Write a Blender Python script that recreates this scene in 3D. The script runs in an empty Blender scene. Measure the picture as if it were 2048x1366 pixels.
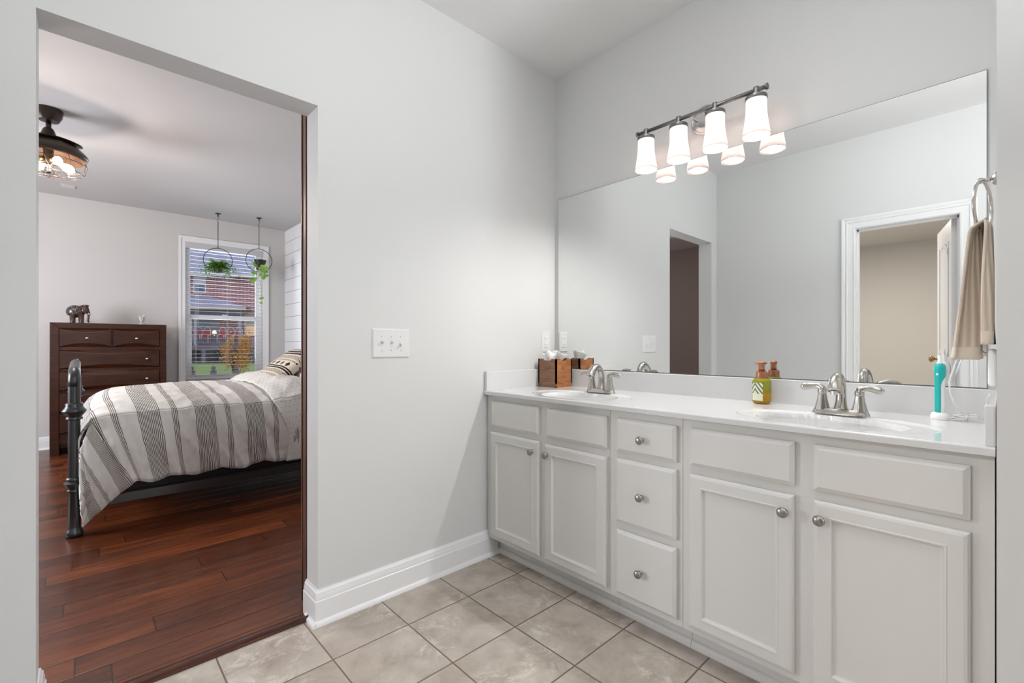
import bpy, bmesh, math, random
from mathutils import Vector, Matrix, noise
random.seed(7)
PI = math.pi
SC = bpy.context.scene
COL = SC.collection

# ------------------------------------------------------------------ camera
H = 1.11
YAW = math.radians(46.927)
cam = bpy.data.cameras.new('camera')
cam.sensor_width = 36.0
cam.lens = 921.16 / 2048 * 36
cam.shift_y = 7.3 / 2048
cam.clip_start = 0.01
cam.clip_end = 200
camo = bpy.data.objects.new('camera', cam)
camo.location = (0, 0, H)
camo.rotation_euler = (PI / 2, 0, YAW - PI / 2)
COL.objects.link(camo)
SC.camera = camo

# ------------------------------------------------------------------ world, exposure
SC.view_settings.view_transform = 'Standard'
SC.view_settings.look = 'None'
SC.view_settings.exposure = 0.0
SC.view_settings.gamma = 1.0
SC.view_settings.use_curve_mapping = False
world = bpy.data.worlds.new('world')
SC.world = world
world.use_nodes = True
bg = world.node_tree.nodes['Background']
bg.inputs[0].default_value = (0.84, 0.88, 1.0, 1)
bg.inputs[1].default_value = 1.25

def lamp(name, kind, loc, power, color=(1, 1, 1), size=0.1, size_y=None, rot=(0, 0, 0), parent=None, spread=None):
    l = bpy.data.lights.new(name, kind)
    l.energy = power
    l.color = color
    if kind == 'AREA':
        l.size = size
        if size_y:
            l.shape = 'RECTANGLE'; l.size_y = size_y
        if spread: l.spread = spread
    elif kind == 'POINT':
        l.shadow_soft_size = size
    elif kind == 'SUN':
        l.angle = size
    o = bpy.data.objects.new(name, l)
    o.location = loc
    o.rotation_euler = rot
    COL.objects.link(o)
    if parent:
        o.parent = parent
        o.matrix_parent_inverse = parent.matrix_world.inverted() if False else Matrix.Translation(parent.location).inverted()
    return o

P_FILL_UP = 58  # added up-facing fill to brighten the bathroom ceiling, no lamp stands there
P_FILL_REAR = 24           # added fill from the unseen bathroom end, no window built
P_FILL_TOP = 10     # added fill point under the bathroom ceiling, out of view, no fixture
P_CLOSET = 48
P_BULB = 10         # each vanity bulb
P_FAN = 10.5            # each fan bulb
P_FILL_BED = 125        # added side fill for the bedroom, no window behind it
lamp('bath_fill_top', 'POINT', (.90, 0.62, 2.62), P_FILL_TOP, (.97, .985, 1), 0.10)
lamp('bath_fill_up', 'AREA', (1.38, -1.15, 1.60), P_FILL_UP, (.97, .985, 1), 0.25, 0.45, (PI, 0, 0))
lamp('bath_fill_rear', 'AREA', (1.33, -2.50, 1.45), P_FILL_REAR, (.95, .975, 1), 0.36, 1.4, (PI / 2, 0, 0))
lamp('closet_ceiling_light', 'AREA', (-1.6, 1.1, 2.38), P_CLOSET, (1, .93, .86), 0.3, 0.3)
lamp('bedroom_fill_side', 'AREA', (-2.35, 4.7, 1.5), P_FILL_BED, (.93, .95, 1.0), 1.3, 1.6, (0, -PI / 2, 0))
lamp('main_window_daylight', 'AREA', (1.38, 7.35, 1.75), 35, (.86, .90, 1.0), 0.9, 1.7, (-PI / 2 - 0.25, 0, 0))

# ------------------------------------------------------------------ materials
def nt(name):
    m = bpy.data.materials.new(name)
    m.use_nodes = True
    t = m.node_tree
    return m, t, t.nodes['Principled BSDF'], t.nodes['Material Output']

def mat(name, color, rough=0.5, metal=0.0, spec=None, bump=0.0, bscale=50, coat=0.0, sheen=0.0, var=0.0, vscale=3.0, emit=None, estr=0, trans=0, ior=None):
    m, t, p, out = nt(name)
    p.inputs['Base Color'].default_value = (*color, 1)
    p.inputs['Roughness'].default_value = rough
    p.inputs['Metallic'].default_value = metal
    if spec is not None: p.inputs['Specular IOR Level'].default_value = spec
    if coat: p.inputs['Coat Weight'].default_value = coat; p.inputs['Coat Roughness'].default_value = .1
    if sheen: p.inputs['Sheen Weight'].default_value = sheen
    if trans: p.inputs['Transmission Weight'].default_value = trans
    if ior: p.inputs['IOR'].default_value = ior
    if emit:
        p.inputs['Emission Color'].default_value = (*emit, 1); p.inputs['Emission Strength'].default_value = estr
    if bump or var:
        g = t.nodes.new('ShaderNodeNewGeometry')
        n = t.nodes.new('ShaderNodeTexNoise'); n.inputs['Scale'].default_value = bscale; n.inputs['Detail'].default_value = 4
        t.links.new(g.outputs['Position'], n.inputs['Vector'])
        if bump:
            b = t.nodes.new('ShaderNodeBump'); b.inputs['Strength'].default_value = bump; b.inputs['Distance'].default_value = .002
            t.links.new(n.outputs['Fac'], b.inputs['Height']); t.links.new(b.outputs[0], p.inputs['Normal'])
        if var:
            n2 = t.nodes.new('ShaderNodeTexNoise'); n2.inputs['Scale'].default_value = vscale; n2.inputs['Detail'].default_value = 5
            t.links.new(g.outputs['Position'], n2.inputs['Vector'])
            mx = mixrgb(t, n2.outputs['Fac'], tuple(c * (1 - var) for c in color), tuple(min(1, c * (1 + var)) for c in color))
            t.links.new(mx, p.inputs['Base Color'])
    return m

def mixrgb(t, fac, a, b, mode='MIX'):
    n = t.nodes.new('ShaderNodeMix'); n.data_type = 'RGBA'; n.blend_type = mode
    for sock, v in ((n.inputs[0], fac), (n.inputs[6], a), (n.inputs[7], b)):
        if hasattr(v, 'is_linked'): t.links.new(v, sock)
        elif isinstance(v, (int, float)): sock.default_value = v
        else: sock.default_value = (*v[:3], 1)
    return n.outputs[2]

def mth(t, op, a, b=None, c=None):
    n = t.nodes.new('ShaderNodeMath'); n.operation = op
    for i, v in enumerate((a, b, c)):
        if v is None: continue
        if hasattr(v, 'is_linked'): t.links.new(v, n.inputs[i])
        else: n.inputs[i].default_value = v
    return n.outputs[0]

def posxyz(t, uv=False):
    if uv:
        g = t.nodes.new('ShaderNodeUVMap'); o = g.outputs[0]
    else:
        g = t.nodes.new('ShaderNodeNewGeometry'); o = g.outputs['Position']
    s = t.nodes.new('ShaderNodeSeparateXYZ'); t.links.new(o, s.inputs[0])
    return o, s.outputs[0], s.outputs[1], s.outputs[2]

def noise_n(t, vec, scale, detail=4, rough=.5, dist=0):
    n = t.nodes.new('ShaderNodeTexNoise'); n.inputs['Scale'].default_value = scale
    n.inputs['Detail'].default_value = detail; n.inputs['Roughness'].default_value = rough; n.inputs['Distortion'].default_value = dist
    t.links.new(vec, n.inputs['Vector']); return n.outputs['Fac']

def ramp(t, fac, stops):
    n = t.nodes.new('ShaderNodeValToRGB'); t.links.new(fac, n.inputs[0])
    e = n.color_ramp.elements
    while len(e) > 1: e.remove(e[-1])
    e[0].position = stops[0][0]; e[0].color = (*stops[0][1], 1)
    for p, c in stops[1:]:
        k = e.new(p); k.color = (*c, 1)
    return n.outputs[0]

def combine(t, x, y, z=0.0):
    n = t.nodes.new('ShaderNodeCombineXYZ')
    for i, v in enumerate((x, y, z)):
        if hasattr(v, 'is_linked'): t.links.new(v, n.inputs[i])
        else: n.inputs[i].default_value = v
    return n.outputs[0]

def bumpn(t, p, height, strength, dist=.002):
    b = t.nodes.new('ShaderNodeBump'); b.inputs['Strength'].default_value = strength; b.inputs['Distance'].default_value = dist
    t.links.new(height, b.inputs['Height']); t.links.new(b.outputs[0], p.inputs['Normal'])

M = {}
M['wall'] = mat('wall_paint', (.66, .665, .66), .55, bump=.05, bscale=180)
M['wallbed'] = mat('bedroom_wall_paint', (.60, .575, .565), .6, bump=.05, bscale=180)
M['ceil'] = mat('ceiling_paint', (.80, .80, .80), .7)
M['trim'] = mat('white_semigloss_trim', (.82, .82, .83), .3)
M['cab'] = mat('painted_cabinet', (.72, .71, .69), .38, var=.02)
M['counter'] = mat('cultured_marble', (.70, .70, .705), .12, coat=.3)
M['nickel'] = mat('brushed_nickel', (.50, .475, .44), .22, 1.0)
M['knob'] = mat('antique_nickel_knob', (.36, .34, .31), .3, 1.0)
M['pewter'] = mat('dark_pewter', (.24, .24, .24), .35, .9)
M['plastic'] = mat('white_plastic', (.74, .74, .74), .35)
M['white'] = mat('glossy_white_plastic', (.85, .85, .85), .25)
M['black'] = mat('black', (.012, .012, .013), .6)
M['dark'] = mat('dark_slot', (.05, .05, .05), .6)
M['iron'] = mat('gunmetal_iron', (.075, .08, .08), .33, .75)
M['teal'] = mat('teal_rubber', (0, .42, .40), .4)
M['tissue'] = mat('tissue_paper', (.88, .88, .88), .8)
M['silver'] = mat('bright_silver', (.85, .83, .8), .25, 1.0)
M['brass'] = mat('antique_brass', (.35, .25, .12), .3, 1.0)
M['steel'] = mat('satin_steel', (.6, .6, .58), .35, 1.0)
M['copper'] = mat('rose_copper_plastic', (.42, .18, .10), .3, .7)
M['blackmetal'] = mat('black_painted_metal', (.02, .02, .02), .5)
M['soil'] = mat('soil', (.05, .035, .02), .9)
M['pot'] = mat('black_pot', (.012, .012, .014), .45)
M['leafa'] = mat('fern_leaf', (.16, .36, .04), .5, var=.35, vscale=25)
M['leafb'] = mat('pothos_leaf', (.25, .48, .06), .4, var=.3, vscale=20)
M['bedwhite'] = mat('white_bed_linen', (.74, .73, .71), .85, bump=.15, bscale=300)
M['slat'] = mat('blind_slat', (.55, .55, .57), .5)
M['vinyl'] = mat('window_vinyl', (.84, .84, .85), .35)

def mirror_mat():
    m, t, p, out = nt('mirror_silver')
    p.inputs['Base Color'].default_value = (.86, .875, .87, 1); p.inputs['Metallic'].default_value = 1; p.inputs['Roughness'].default_value = 0.0
    return m
M['mirror'] = mirror_mat()

def glass_thin(name, tint=(1, 1, 1), refl=.08):
    m, t, p, out = nt(name)
    t.nodes.remove(p)
    tr = t.nodes.new('ShaderNodeBsdfTransparent'); tr.inputs[0].default_value = (*tint, 1)
    gl = t.nodes.new('ShaderNodeBsdfGlossy'); gl.inputs['Roughness'].default_value = .02
    fr = t.nodes.new('ShaderNodeFresnel'); fr.inputs[0].default_value = 1.45
    mx = t.nodes.new('ShaderNodeMixShader')
    t.links.new(fr.outputs[0], mx.inputs[0]); t.links.new(tr.outputs[0], mx.inputs[1]); t.links.new(gl.outputs[0], mx.inputs[2])
    t.links.new(mx.outputs[0], out.inputs[0])
    return m
M['glass'] = glass_thin('window_glass', (.93, .95, .97))
M['bottleglass'] = glass_thin('clear_bottle', (.80, .86, .45))
M['crystal'] = mat('crystal', (.92, .92, .92), .06, trans=.45, ior=1.45)

def shade_mat():
    m, t, p, out = nt('frosted_glass_shade')
    t.nodes.remove(p)
    d = t.nodes.new('ShaderNodeBsdfDiffuse'); d.inputs[0].default_value = (.54, .51, .50, 1)
    tl = t.nodes.new('ShaderNodeBsdfTranslucent'); tl.inputs[0].default_value = (.60, .545, .53, 1)
    g = t.nodes.new('ShaderNodeBsdfGlossy'); g.inputs['Roughness'].default_value = .2
    a = t.nodes.new('ShaderNodeMixShader'); a.inputs[0].default_value = .78
    b = t.nodes.new('ShaderNodeMixShader'); b.inputs[0].default_value = .05
    t.links.new(d.outputs[0], a.inputs[1]); t.links.new(tl.outputs[0], a.inputs[2])
    t.links.new(a.outputs[0], b.inputs[1]); t.links.new(g.outputs[0], b.inputs[2])
    t.links.new(b.outputs[0], out.inputs[0])
    return m
M['shade'] = shade_mat()
M['bulb'] = mat('lit_bulb', (1, 1, 1), .5, emit=(1, .93, .86), estr=14)
M['fanbulb'] = mat('lit_fan_bulb', (1, 1, 1), .5, emit=(1, .84, .6), estr=12)

def tile_mat():
    m, t, p, out = nt('ceramic_floor_tile')
    v, x, y, z = posxyz(t)
    u = mth(t, 'DIVIDE', mth(t, 'SUBTRACT', x, .649), .2995)
    w = mth(t, 'DIVIDE', mth(t, 'SUBTRACT', y, 1.6175), .3003)
    fu = mth(t, 'ABSOLUTE', mth(t, 'SUBTRACT', mth(t, 'FRACT', mth(t, 'ADD', u, .5)), .5))
    fw = mth(t, 'ABSOLUTE', mth(t, 'SUBTRACT', mth(t, 'FRACT', mth(t, 'ADD', w, .5)), .5))
    dmin = mth(t, 'MINIMUM', fu, fw)
    grout = mth(t, 'LESS_THAN', dmin, .0088)
    wn = t.nodes.new('ShaderNodeTexWhiteNoise'); wn.noise_dimensions = '2D'
    t.links.new(combine(t, mth(t, 'FLOOR', u), mth(t, 'FLOOR', w)), wn.inputs[0])
    off = t.nodes.new('ShaderNodeVectorMath'); off.operation = 'ADD'
    sc = t.nodes.new('ShaderNodeVectorMath'); sc.operation = 'SCALE'; sc.inputs['Scale'].default_value = 7
    t.links.new(wn.outputs['Color'], sc.inputs[0]); t.links.new(v, off.inputs[0]); t.links.new(sc.outputs[0], off.inputs[1])
    vv = off.outputs[0]
    n1 = noise_n(t, vv, 7, 8, .62, .4)
    base = ramp(t, n1, [(.34, (.36, .305, .25)), (.5, (.47, .41, .352)), (.66, (.56, .51, .45))])
    n2 = noise_n(t, vv, 13, 11, .82, .7)
    n3 = noise_n(t, vv, 4.5, 3, .5)
    msk = mth(t, 'MULTIPLY', ramp(t, n2, [(.50, (0, 0, 0)), (.60, (1, 1, 1))]), ramp(t, n3, [(.46, (0, 0, 0)), (.58, (1, 1, 1))]))
    c = mixrgb(t, mth(t, 'MULTIPLY', msk, .75), base, (.72, .67, .60))
    c = mixrgb(t, mth(t, 'MULTIPLY', wn.outputs['Value'], .10), c, (.30, .26, .22))
    c = mixrgb(t, grout, c, (.17, .125, .09))
    t.links.new(c, p.inputs['Base Color'])
    p.inputs['Roughness'].default_value = .42
    h = mth(t, 'MULTIPLY', ramp(t, dmin, [(0.004, (0, 0, 0)), (.014, (1, 1, 1))]), 1.0)
    hh = mth(t, 'ADD', h, mth(t, 'MULTIPLY', n2, .35))
    bumpn(t, p, hh, .5, .003)
    return m
M['tile'] = tile_mat()

def plank_mat():
    m, t, p, out = nt('hand_scraped_hardwood')
    v, x, y, z = posxyz(t)
    w = mth(t, 'DIVIDE', mth(t, 'SUBTRACT', 2.754, y), .1255)
    row = mth(t, 'FLOOR', w)
    r1 = t.nodes.new('ShaderNodeTexWhiteNoise'); r1.noise_dimensions = '1D'; t.links.new(row, r1.inputs['W'])
    xl = mth(t, 'DIVIDE', mth(t, 'ADD', x, mth(t, 'MULTIPLY', r1.outputs['Value'], 3.7)), 1.05)
    pk = mth(t, 'FLOOR', xl)
    wn = t.nodes.new('ShaderNodeTexWhiteNoise'); wn.noise_dimensions = '2D'; t.links.new(combine(t, row, pk), wn.inputs[0])
    stretched = combine(t, mth(t, 'ADD', mth(t, 'MULTIPLY', x, 1.2), mth(t, 'MULTIPLY', wn.outputs['Value'], 20)), mth(t, 'MULTIPLY', y, 8), mth(t, 'MULTIPLY', wn.outputs['Value'], 9))
    n1 = noise_n(t, stretched, 2.2, 8, .65, .6)
    base = ramp(t, n1, [(.25, (.045, .011, .005)), (.5, (.105, .027, .009)), (.78, (.18, .052, .016))])
    tone = ramp(t, wn.outputs['Value'], [(0, (.55, .52, .52)), (.5, (1, 1, 1)), (1, (1.6, 1.6, 1.5))])
    c = mixrgb(t, 1.0, base, tone, 'MULTIPLY')
    fw = mth(t, 'FRACT', w); fw = mth(t, 'MINIMUM', fw, mth(t, 'SUBTRACT', 1.0, fw))
    fx = mth(t, 'FRACT', xl); fx = mth(t, 'MINIMUM', fx, mth(t, 'SUBTRACT', 1.0, fx))
    gap = mth(t, 'MAXIMUM', mth(t, 'LESS_THAN', fw, .014), mth(t, 'LESS_THAN', fx, .002))
    c = mixrgb(t, mth(t, 'MULTIPLY', gap, .85), c, (.010, .004, .003))
    t.links.new(c, p.inputs['Base Color'])
    p.inputs['Roughness'].default_value = .27
    und = noise_n(t, combine(t, mth(t, 'MULTIPLY', x, 1.1), mth(t, 'MULTIPLY', y, 12), pk), 1.6, 1, .4)
    hgt = mth(t, 'ADD', mth(t, 'MULTIPLY', und, 1.0), mth(t, 'MULTIPLY', ramp(t, fw, [(0, (0, 0, 0)), (.05, (1, 1, 1))]), .6))
    bumpn(t, p, hgt, .22, .004)
    return m
M['plank'] = plank_mat()

def wood_mat(name, c1, c2, c3, scale=(1, 1, 12), rough=.3, s=3.0, coat=0):
    m, t, p, out = nt(name)
    tc = t.nodes.new('ShaderNodeTexCoord')
    mp = t.nodes.new('ShaderNodeMapping'); mp.inputs['Scale'].default_value = scale
    t.links.new(tc.outputs['Object'], mp.inputs[0])
    n = noise_n(t, mp.outputs[0], s, 7, .6, .8)
    t.links.new(ramp(t, n, [(.3, c1), (.5, c2), (.72, c3)]), p.inputs['Base Color'])
    p.inputs['Roughness'].default_value = rough
    if coat: p.inputs['Coat Weight'].default_value = coat
    return m
M['dresser'] = wood_mat('dark_cherry_wood', (.020, .0055, .003), (.040, .011, .005), (.062, .018, .008), (2, 2, 9), .30)
M['barn'] = wood_mat('stained_door_wood', (.06, .022, .012), (.12, .05, .028), (.19, .085, .05), (14, 14, 1), .4)
M['acacia'] = wood_mat('acacia_wood', (.17, .055, .02), (.33, .125, .04), (.50, .22, .08), (3, 3, 12), .35, 4)
M['acacia2'] = wood_mat('acacia_wood_dark_side', (.15, .065, .035), (.25, .12, .065), (.36, .19, .11), (2, 2, 20), .4, 4)
M['fanwood'] = wood_mat('fan_bronze_wood', (.022, .012, .008), (.045, .024, .014), (.075, .040, .022), (3, 3, 3), .3, 3)
M['bronze'] = mat('oil_rubbed_bronze', (.05, .035, .028), .35, .7)

def shiplap_mat():
    m, t, p, out = nt('painted_shiplap')
    v, x, y, z = posxyz(t)
    f = mth(t, 'FRACT', mth(t, 'DIVIDE', mth(t, 'SUBTRACT', 2.55 + 1.74, z), .174))
    line = mth(t, 'LESS_THAN', f, .028)
    t.links.new(mixrgb(t, line, (.80, .81, .82), (.12, .12, .125)), p.inputs['Base Color'])
    p.inputs['Roughness'].default_value = .45
    return m
M['shiplap'] = shiplap_mat()

def duvet_mat():
    m, t, p, out = nt('striped_duvet_cotton')
    o, u, v, _ = posxyz(t, True)
    tt = mth(t, 'FRACT', mth(t, 'ADD', mth(t, 'DIVIDE', mth(t, 'ADD', u, .035 + 2.95), .295), .5))
    wide = mth(t, 'LESS_THAN', mth(t, 'ABSOLUTE', mth(t, 'SUBTRACT', tt, .5)), .195)
    t2 = mth(t, 'FRACT', mth(t, 'ADD', tt, .5424))
    nar = mth(t, 'LESS_THAN', mth(t, 'ABSOLUTE', mth(t, 'SUBTRACT', t2, .5)), .055)
    band = mth(t, 'MAXIMUM', wide, nar)
    ln = mth(t, 'LESS_THAN', mth(t, 'FRACT', mth(t, 'DIVIDE', mth(t, 'ADD', u, 3), .0082)), .46)
    f = mth(t, 'MULTIPLY', band, ln)
    t.links.new(mixrgb(t, f, (.74, .72, .69), (.075, .055, .048)), p.inputs['Base Color'])
    p.inputs['Roughness'].default_value = .9
    n = noise_n(t, o, 9, 5, .55, .5)
    bumpn(t, p, n, .5, .02)
    return m
M['duvet'] = duvet_mat()

def dots_mat():
    m, t, p, out = nt('dotted_duvet_reverse')
    o, u, v, _ = posxyz(t, True)
    a = mth(t, 'DIVIDE', mth(t, 'ADD', u, 3), .034)
    b = mth(t, 'DIVIDE', mth(t, 'ADD', v, 3), .040)
    a = mth(t, 'ADD', a, mth(t, 'MULTIPLY', mth(t, 'FLOOR', b), .5))
    fa = mth(t, 'SUBTRACT', mth(t, 'FRACT', a), .5); fb = mth(t, 'SUBTRACT', mth(t, 'FRACT', b), .5)
    d = mth(t, 'ADD', mth(t, 'MULTIPLY', fa, fa), mth(t, 'MULTIPLY', fb, fb))
    t.links.new(mixrgb(t, mth(t, 'LESS_THAN', d, .0060), (.73, .71, .68), (.07, .055, .05)), p.inputs['Base Color'])
    p.inputs['Roughness'].default_value = .9
    bumpn(t, p, noise_n(t, o, 10, 5, .55, .5), .5, .02)
    return m
M['dots'] = dots_mat()

def pillow_stripe():
    m, t, p, out = nt('striped_pillowcase')
    o, u, v, _ = posxyz(t, True)
    tt = mth(t, 'FRACT', mth(t, 'DIVIDE', u, .16))
    band = mth(t, 'LESS_THAN', mth(t, 'ABSOLUTE', mth(t, 'SUBTRACT', tt, .5)), .2)
    ln = mth(t, 'LESS_THAN', mth(t, 'FRACT', mth(t, 'DIVIDE', u, .0085)), .45)
    t.links.new(mixrgb(t, mth(t, 'MULTIPLY', band, ln), (.76, .75, .73), (.10, .09, .085)), p.inputs['Base Color'])
    p.inputs['Roughness'].default_value = .9
    return m
M['pstripe'] = pillow_stripe()

def tribal():
    # rows across the pillow: u along the pillow's width, v along its height
    m, t, p, out = nt('tribal_print_cotton')
    o, u, v, _ = posxyz(t, True)
    def rowmask(v0, v1):
        return mth(t, 'MULTIPLY', mth(t, 'GREATER_THAN', v, v0), mth(t, 'LESS_THAN', v, v1))
    acc = None
    def add(mk):
        nonlocal acc
        acc = mk if acc is None else mth(t, 'MAXIMUM', acc, mk)
    def zig(v0, v1, per, duty):
        vv = mth(t, 'DIVIDE', mth(t, 'SUBTRACT', v, v0), v1 - v0)
        a = mth(t, 'FRACT', mth(t, 'DIVIDE', u, per))
        tri = mth(t, 'ABSOLUTE', mth(t, 'SUBTRACT', mth(t, 'MULTIPLY', a, 2), 1.0))
        d = mth(t, 'FRACT', mth(t, 'MULTIPLY', mth(t, 'ADD', vv, mth(t, 'MULTIPLY', tri, 1.0)), 2.0))
        add(mth(t, 'MULTIPLY', rowmask(v0, v1), mth(t, 'LESS_THAN', d, duty)))
    def dash(v0, v1, per, duty):
        add(mth(t, 'MULTIPLY', rowmask(v0, v1), mth(t, 'LESS_THAN', mth(t, 'FRACT', mth(t, 'DIVIDE', u, per)), duty)))
    for a, b in ((0.0, .035), (.13, .145), (.152, .165), (.325, .345), (.355, .378), (.43, .46)):
        add(rowmask(a, b))
    dash(.05, .068, .018, .5); zig(.08, .12, .05, .45); dash(.235, .25, .02, .5); zig(.265, .31, .055, .42); zig(.39, .42, .05, .45)
    # stars
    vv = mth(t, 'ABSOLUTE', mth(t, 'SUBTRACT', v, .198))
    a = mth(t, 'ABSOLUTE', mth(t, 'SUBTRACT', mth(t, 'FRACT', mth(t, 'DIVIDE', u, .12)), .5))
    add(mth(t, 'LESS_THAN', mth(t, 'ADD', mth(t, 'MULTIPLY', vv, 26), mth(t, 'MULTIPLY', a, 2.6)), .75))
    t.links.new(mixrgb(t, acc, (.70, .62, .50), (.012, .011, .012)), p.inputs['Base Color'])
    p.inputs['Roughness'].default_value = .9
    return m
M['tribal'] = tribal()

def towel_mat():
    m, t, p, out = nt('ribbed_beige_terry')
    o, u, v, _ = posxyz(t, True)
    rib = mth(t, 'SINE', mth(t, 'MULTIPLY', u, 2 * PI / .0135))
    rb = mth(t, 'ADD', mth(t, 'MULTIPLY', rib, .5), .5)
    border = mth(t, 'LESS_THAN', v, .034)
    g = t.nodes.new('ShaderNodeNewGeometry')
    n = noise_n(t, g.outputs['Position'], 600, 3, .6)
    n2 = noise_n(t, g.outputs['Position'], 12, 3, .6)
    c = mixrgb(t, mth(t, 'POWER', rb, .6), (.50, .39, .29), (.74, .63, .51))
    c = mixrgb(t, mth(t, 'MULTIPLY', n2, .35), c, (.80, .72, .62))
    c = mixrgb(t, border, c, (.80, .69, .58))
    t.links.new(c, p.inputs['Base Color'])
    p.inputs['Roughness'].default_value = .95
    p.inputs['Sheen Weight'].default_value = .3
    hh = mth(t, 'ADD', mth(t, 'MULTIPLY', mth(t, 'MULTIPLY', rb, mth(t, 'SUBTRACT', 1.0, border)), 1.0), mth(t, 'MULTIPLY', n, .7))
    bumpn(t, p, hh, .9, .003)
    return m
M['towel'] = towel_mat()

def brick_mat():
    m, t, p, out = nt('red_house_brick')
    tc = t.nodes.new('ShaderNodeTexCoord')
    mp = t.nodes.new('ShaderNodeMapping'); mp.inputs['Rotation'].default_value = (PI / 2, 0, 0)
    t.links.new(tc.outputs['Object'], mp.inputs[0])
    b = t.nodes.new('ShaderNodeTexBrick')
    b.inputs['Color1'].default_value = (.42, .14, .13, 1); b.inputs['Color2'].default_value = (.30, .10, .11, 1)
    b.inputs['Mortar'].default_value = (.66, .52, .52, 1)
    b.inputs['Scale'].default_value = 1.0; b.inputs['Mortar Size'].default_value = .014
    b.inputs['Brick Width'].default_value = .42; b.inputs['Row Height'].default_value = .125
    t.links.new(mp.outputs[0], b.inputs['Vector'])
    t.links.new(b.outputs[0], p.inputs['Base Color']); p.inputs['Roughness'].default_value = .9
    return m
M['brick'] = brick_mat()
M['shingle'] = mat('asphalt_shingle', (.30, .295, .40), .9, var=.3, vscale=2.5)
M['extwhite'] = mat('exterior_white_trim', (.62, .58, .62), .6)
M['exttan'] = mat('tan_soffit', (.55, .42, .36), .7)
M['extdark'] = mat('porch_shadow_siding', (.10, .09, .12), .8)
M['extpost'] = mat('grey_porch_post', (.32, .31, .37), .7)
M['deck'] = mat('stained_deck', (.16, .13, .18), .8)
M['extglass'] = mat('neighbour_window_glass', (.09, .13, .2), .1)
M['extblind'] = mat('neighbour_window_shade', (.66, .62, .74), .7)
M['redcush'] = mat('red_cushion', (.45, .05, .07), .8)
M['bluecush'] = mat('blue_cushion', (.08, .10, .3), .8)
M['lampglow'] = mat('lit_lamp', (1, .8, .5), .5, emit=(1, .55, .25), estr=3.0)
M['litwin'] = mat('lit_window', (.5, .35, .2), .5, emit=(1, .55, .3), estr=.45)
M['lawn'] = mat('lawn_grass', (.22, .30, .09), .95, var=.3, vscale=1.2)
M['fence'] = mat('weathered_fence_wood', (.16, .12, .15), .85, var=.3, vscale=5)
M['bark'] = mat('tree_bark', (.14, .09, .07), .9)
def autumn():
    m, t, p, out = nt('autumn_leaves')
    g = t.nodes.new('ShaderNodeNewGeometry')
    n = noise_n(t, g.outputs['Position'], 5, 4, .7)
    t.links.new(ramp(t, n, [(.3, (.20, .24, .04)), (.45, (.50, .30, .05)), (.58, (.72, .26, .05)), (.7, (.60, .10, .05))]), p.inputs['Base Color'])
    p.inputs['Roughness'].default_value = .8
    return m
M['autumn'] = autumn()
def elephant_mat():
    m, t, p, out = nt('mosaic_blanket')
    g = t.nodes.new('ShaderNodeNewGeometry')
    v = t.nodes.new('ShaderNodeTexVoronoi'); v.inputs['Scale'].default_value = 90
    t.links.new(g.outputs['Position'], v.inputs['Vector'])
    t.links.new(ramp(t, v.outputs['Distance'], [(.1, (.5, .47, .43)), (.45, (.06, .05, .045))]), p.inputs['Base Color'])
    p.inputs['Roughness'].default_value = .3; p.inputs['Metallic'].default_value = .5
    return m
M['mosaic'] = elephant_mat()
M['elewood'] = mat('carved_brown_resin', (.07, .03, .022), .25, var=.5, vscale=60)
def label_mat():
    m, t, p, out = nt('soap_label_leaf_print')
    o, u, v, _ = posxyz(t, True)
    # palm-frond strokes above a small plain panel
    a = mth(t, 'SINE', mth(t, 'ADD', mth(t, 'MULTIPLY', v, 300), mth(t, 'MULTIPLY', mth(t, 'ABSOLUTE', mth(t, 'SUBTRACT', u, .016))  , 420)))
    f = mth(t, 'GREATER_THAN', a, .25)
    f = mth(t, 'MULTIPLY', f, mth(t, 'GREATER_THAN', v, .028))
    c = mixrgb(t, f, (.80, .82, .62), (.10, .13, .06))
    t.links.new(c, p.inputs['Base Color']); p.inputs['Roughness'].default_value = .5
    return m
M['label'] = label_mat()
M['soapliq'] = mat('amber_foaming_soap', (.60, .34, .015), .12, trans=.5, ior=1.35)
M['soapgreen'] = mat('green_tinted_bottle_body', (.40, .41, .03), .1, trans=.45, ior=1.35)

# ------------------------------------------------------------------ geometry helpers
def inv_of(parent):
    if parent is None: return Matrix.Identity(4)
    p = parent
    while p.parent: p = p.parent
    return (Matrix.Translation(p.location) @ p.rotation_euler.to_matrix().to_4x4()).inverted()

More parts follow.
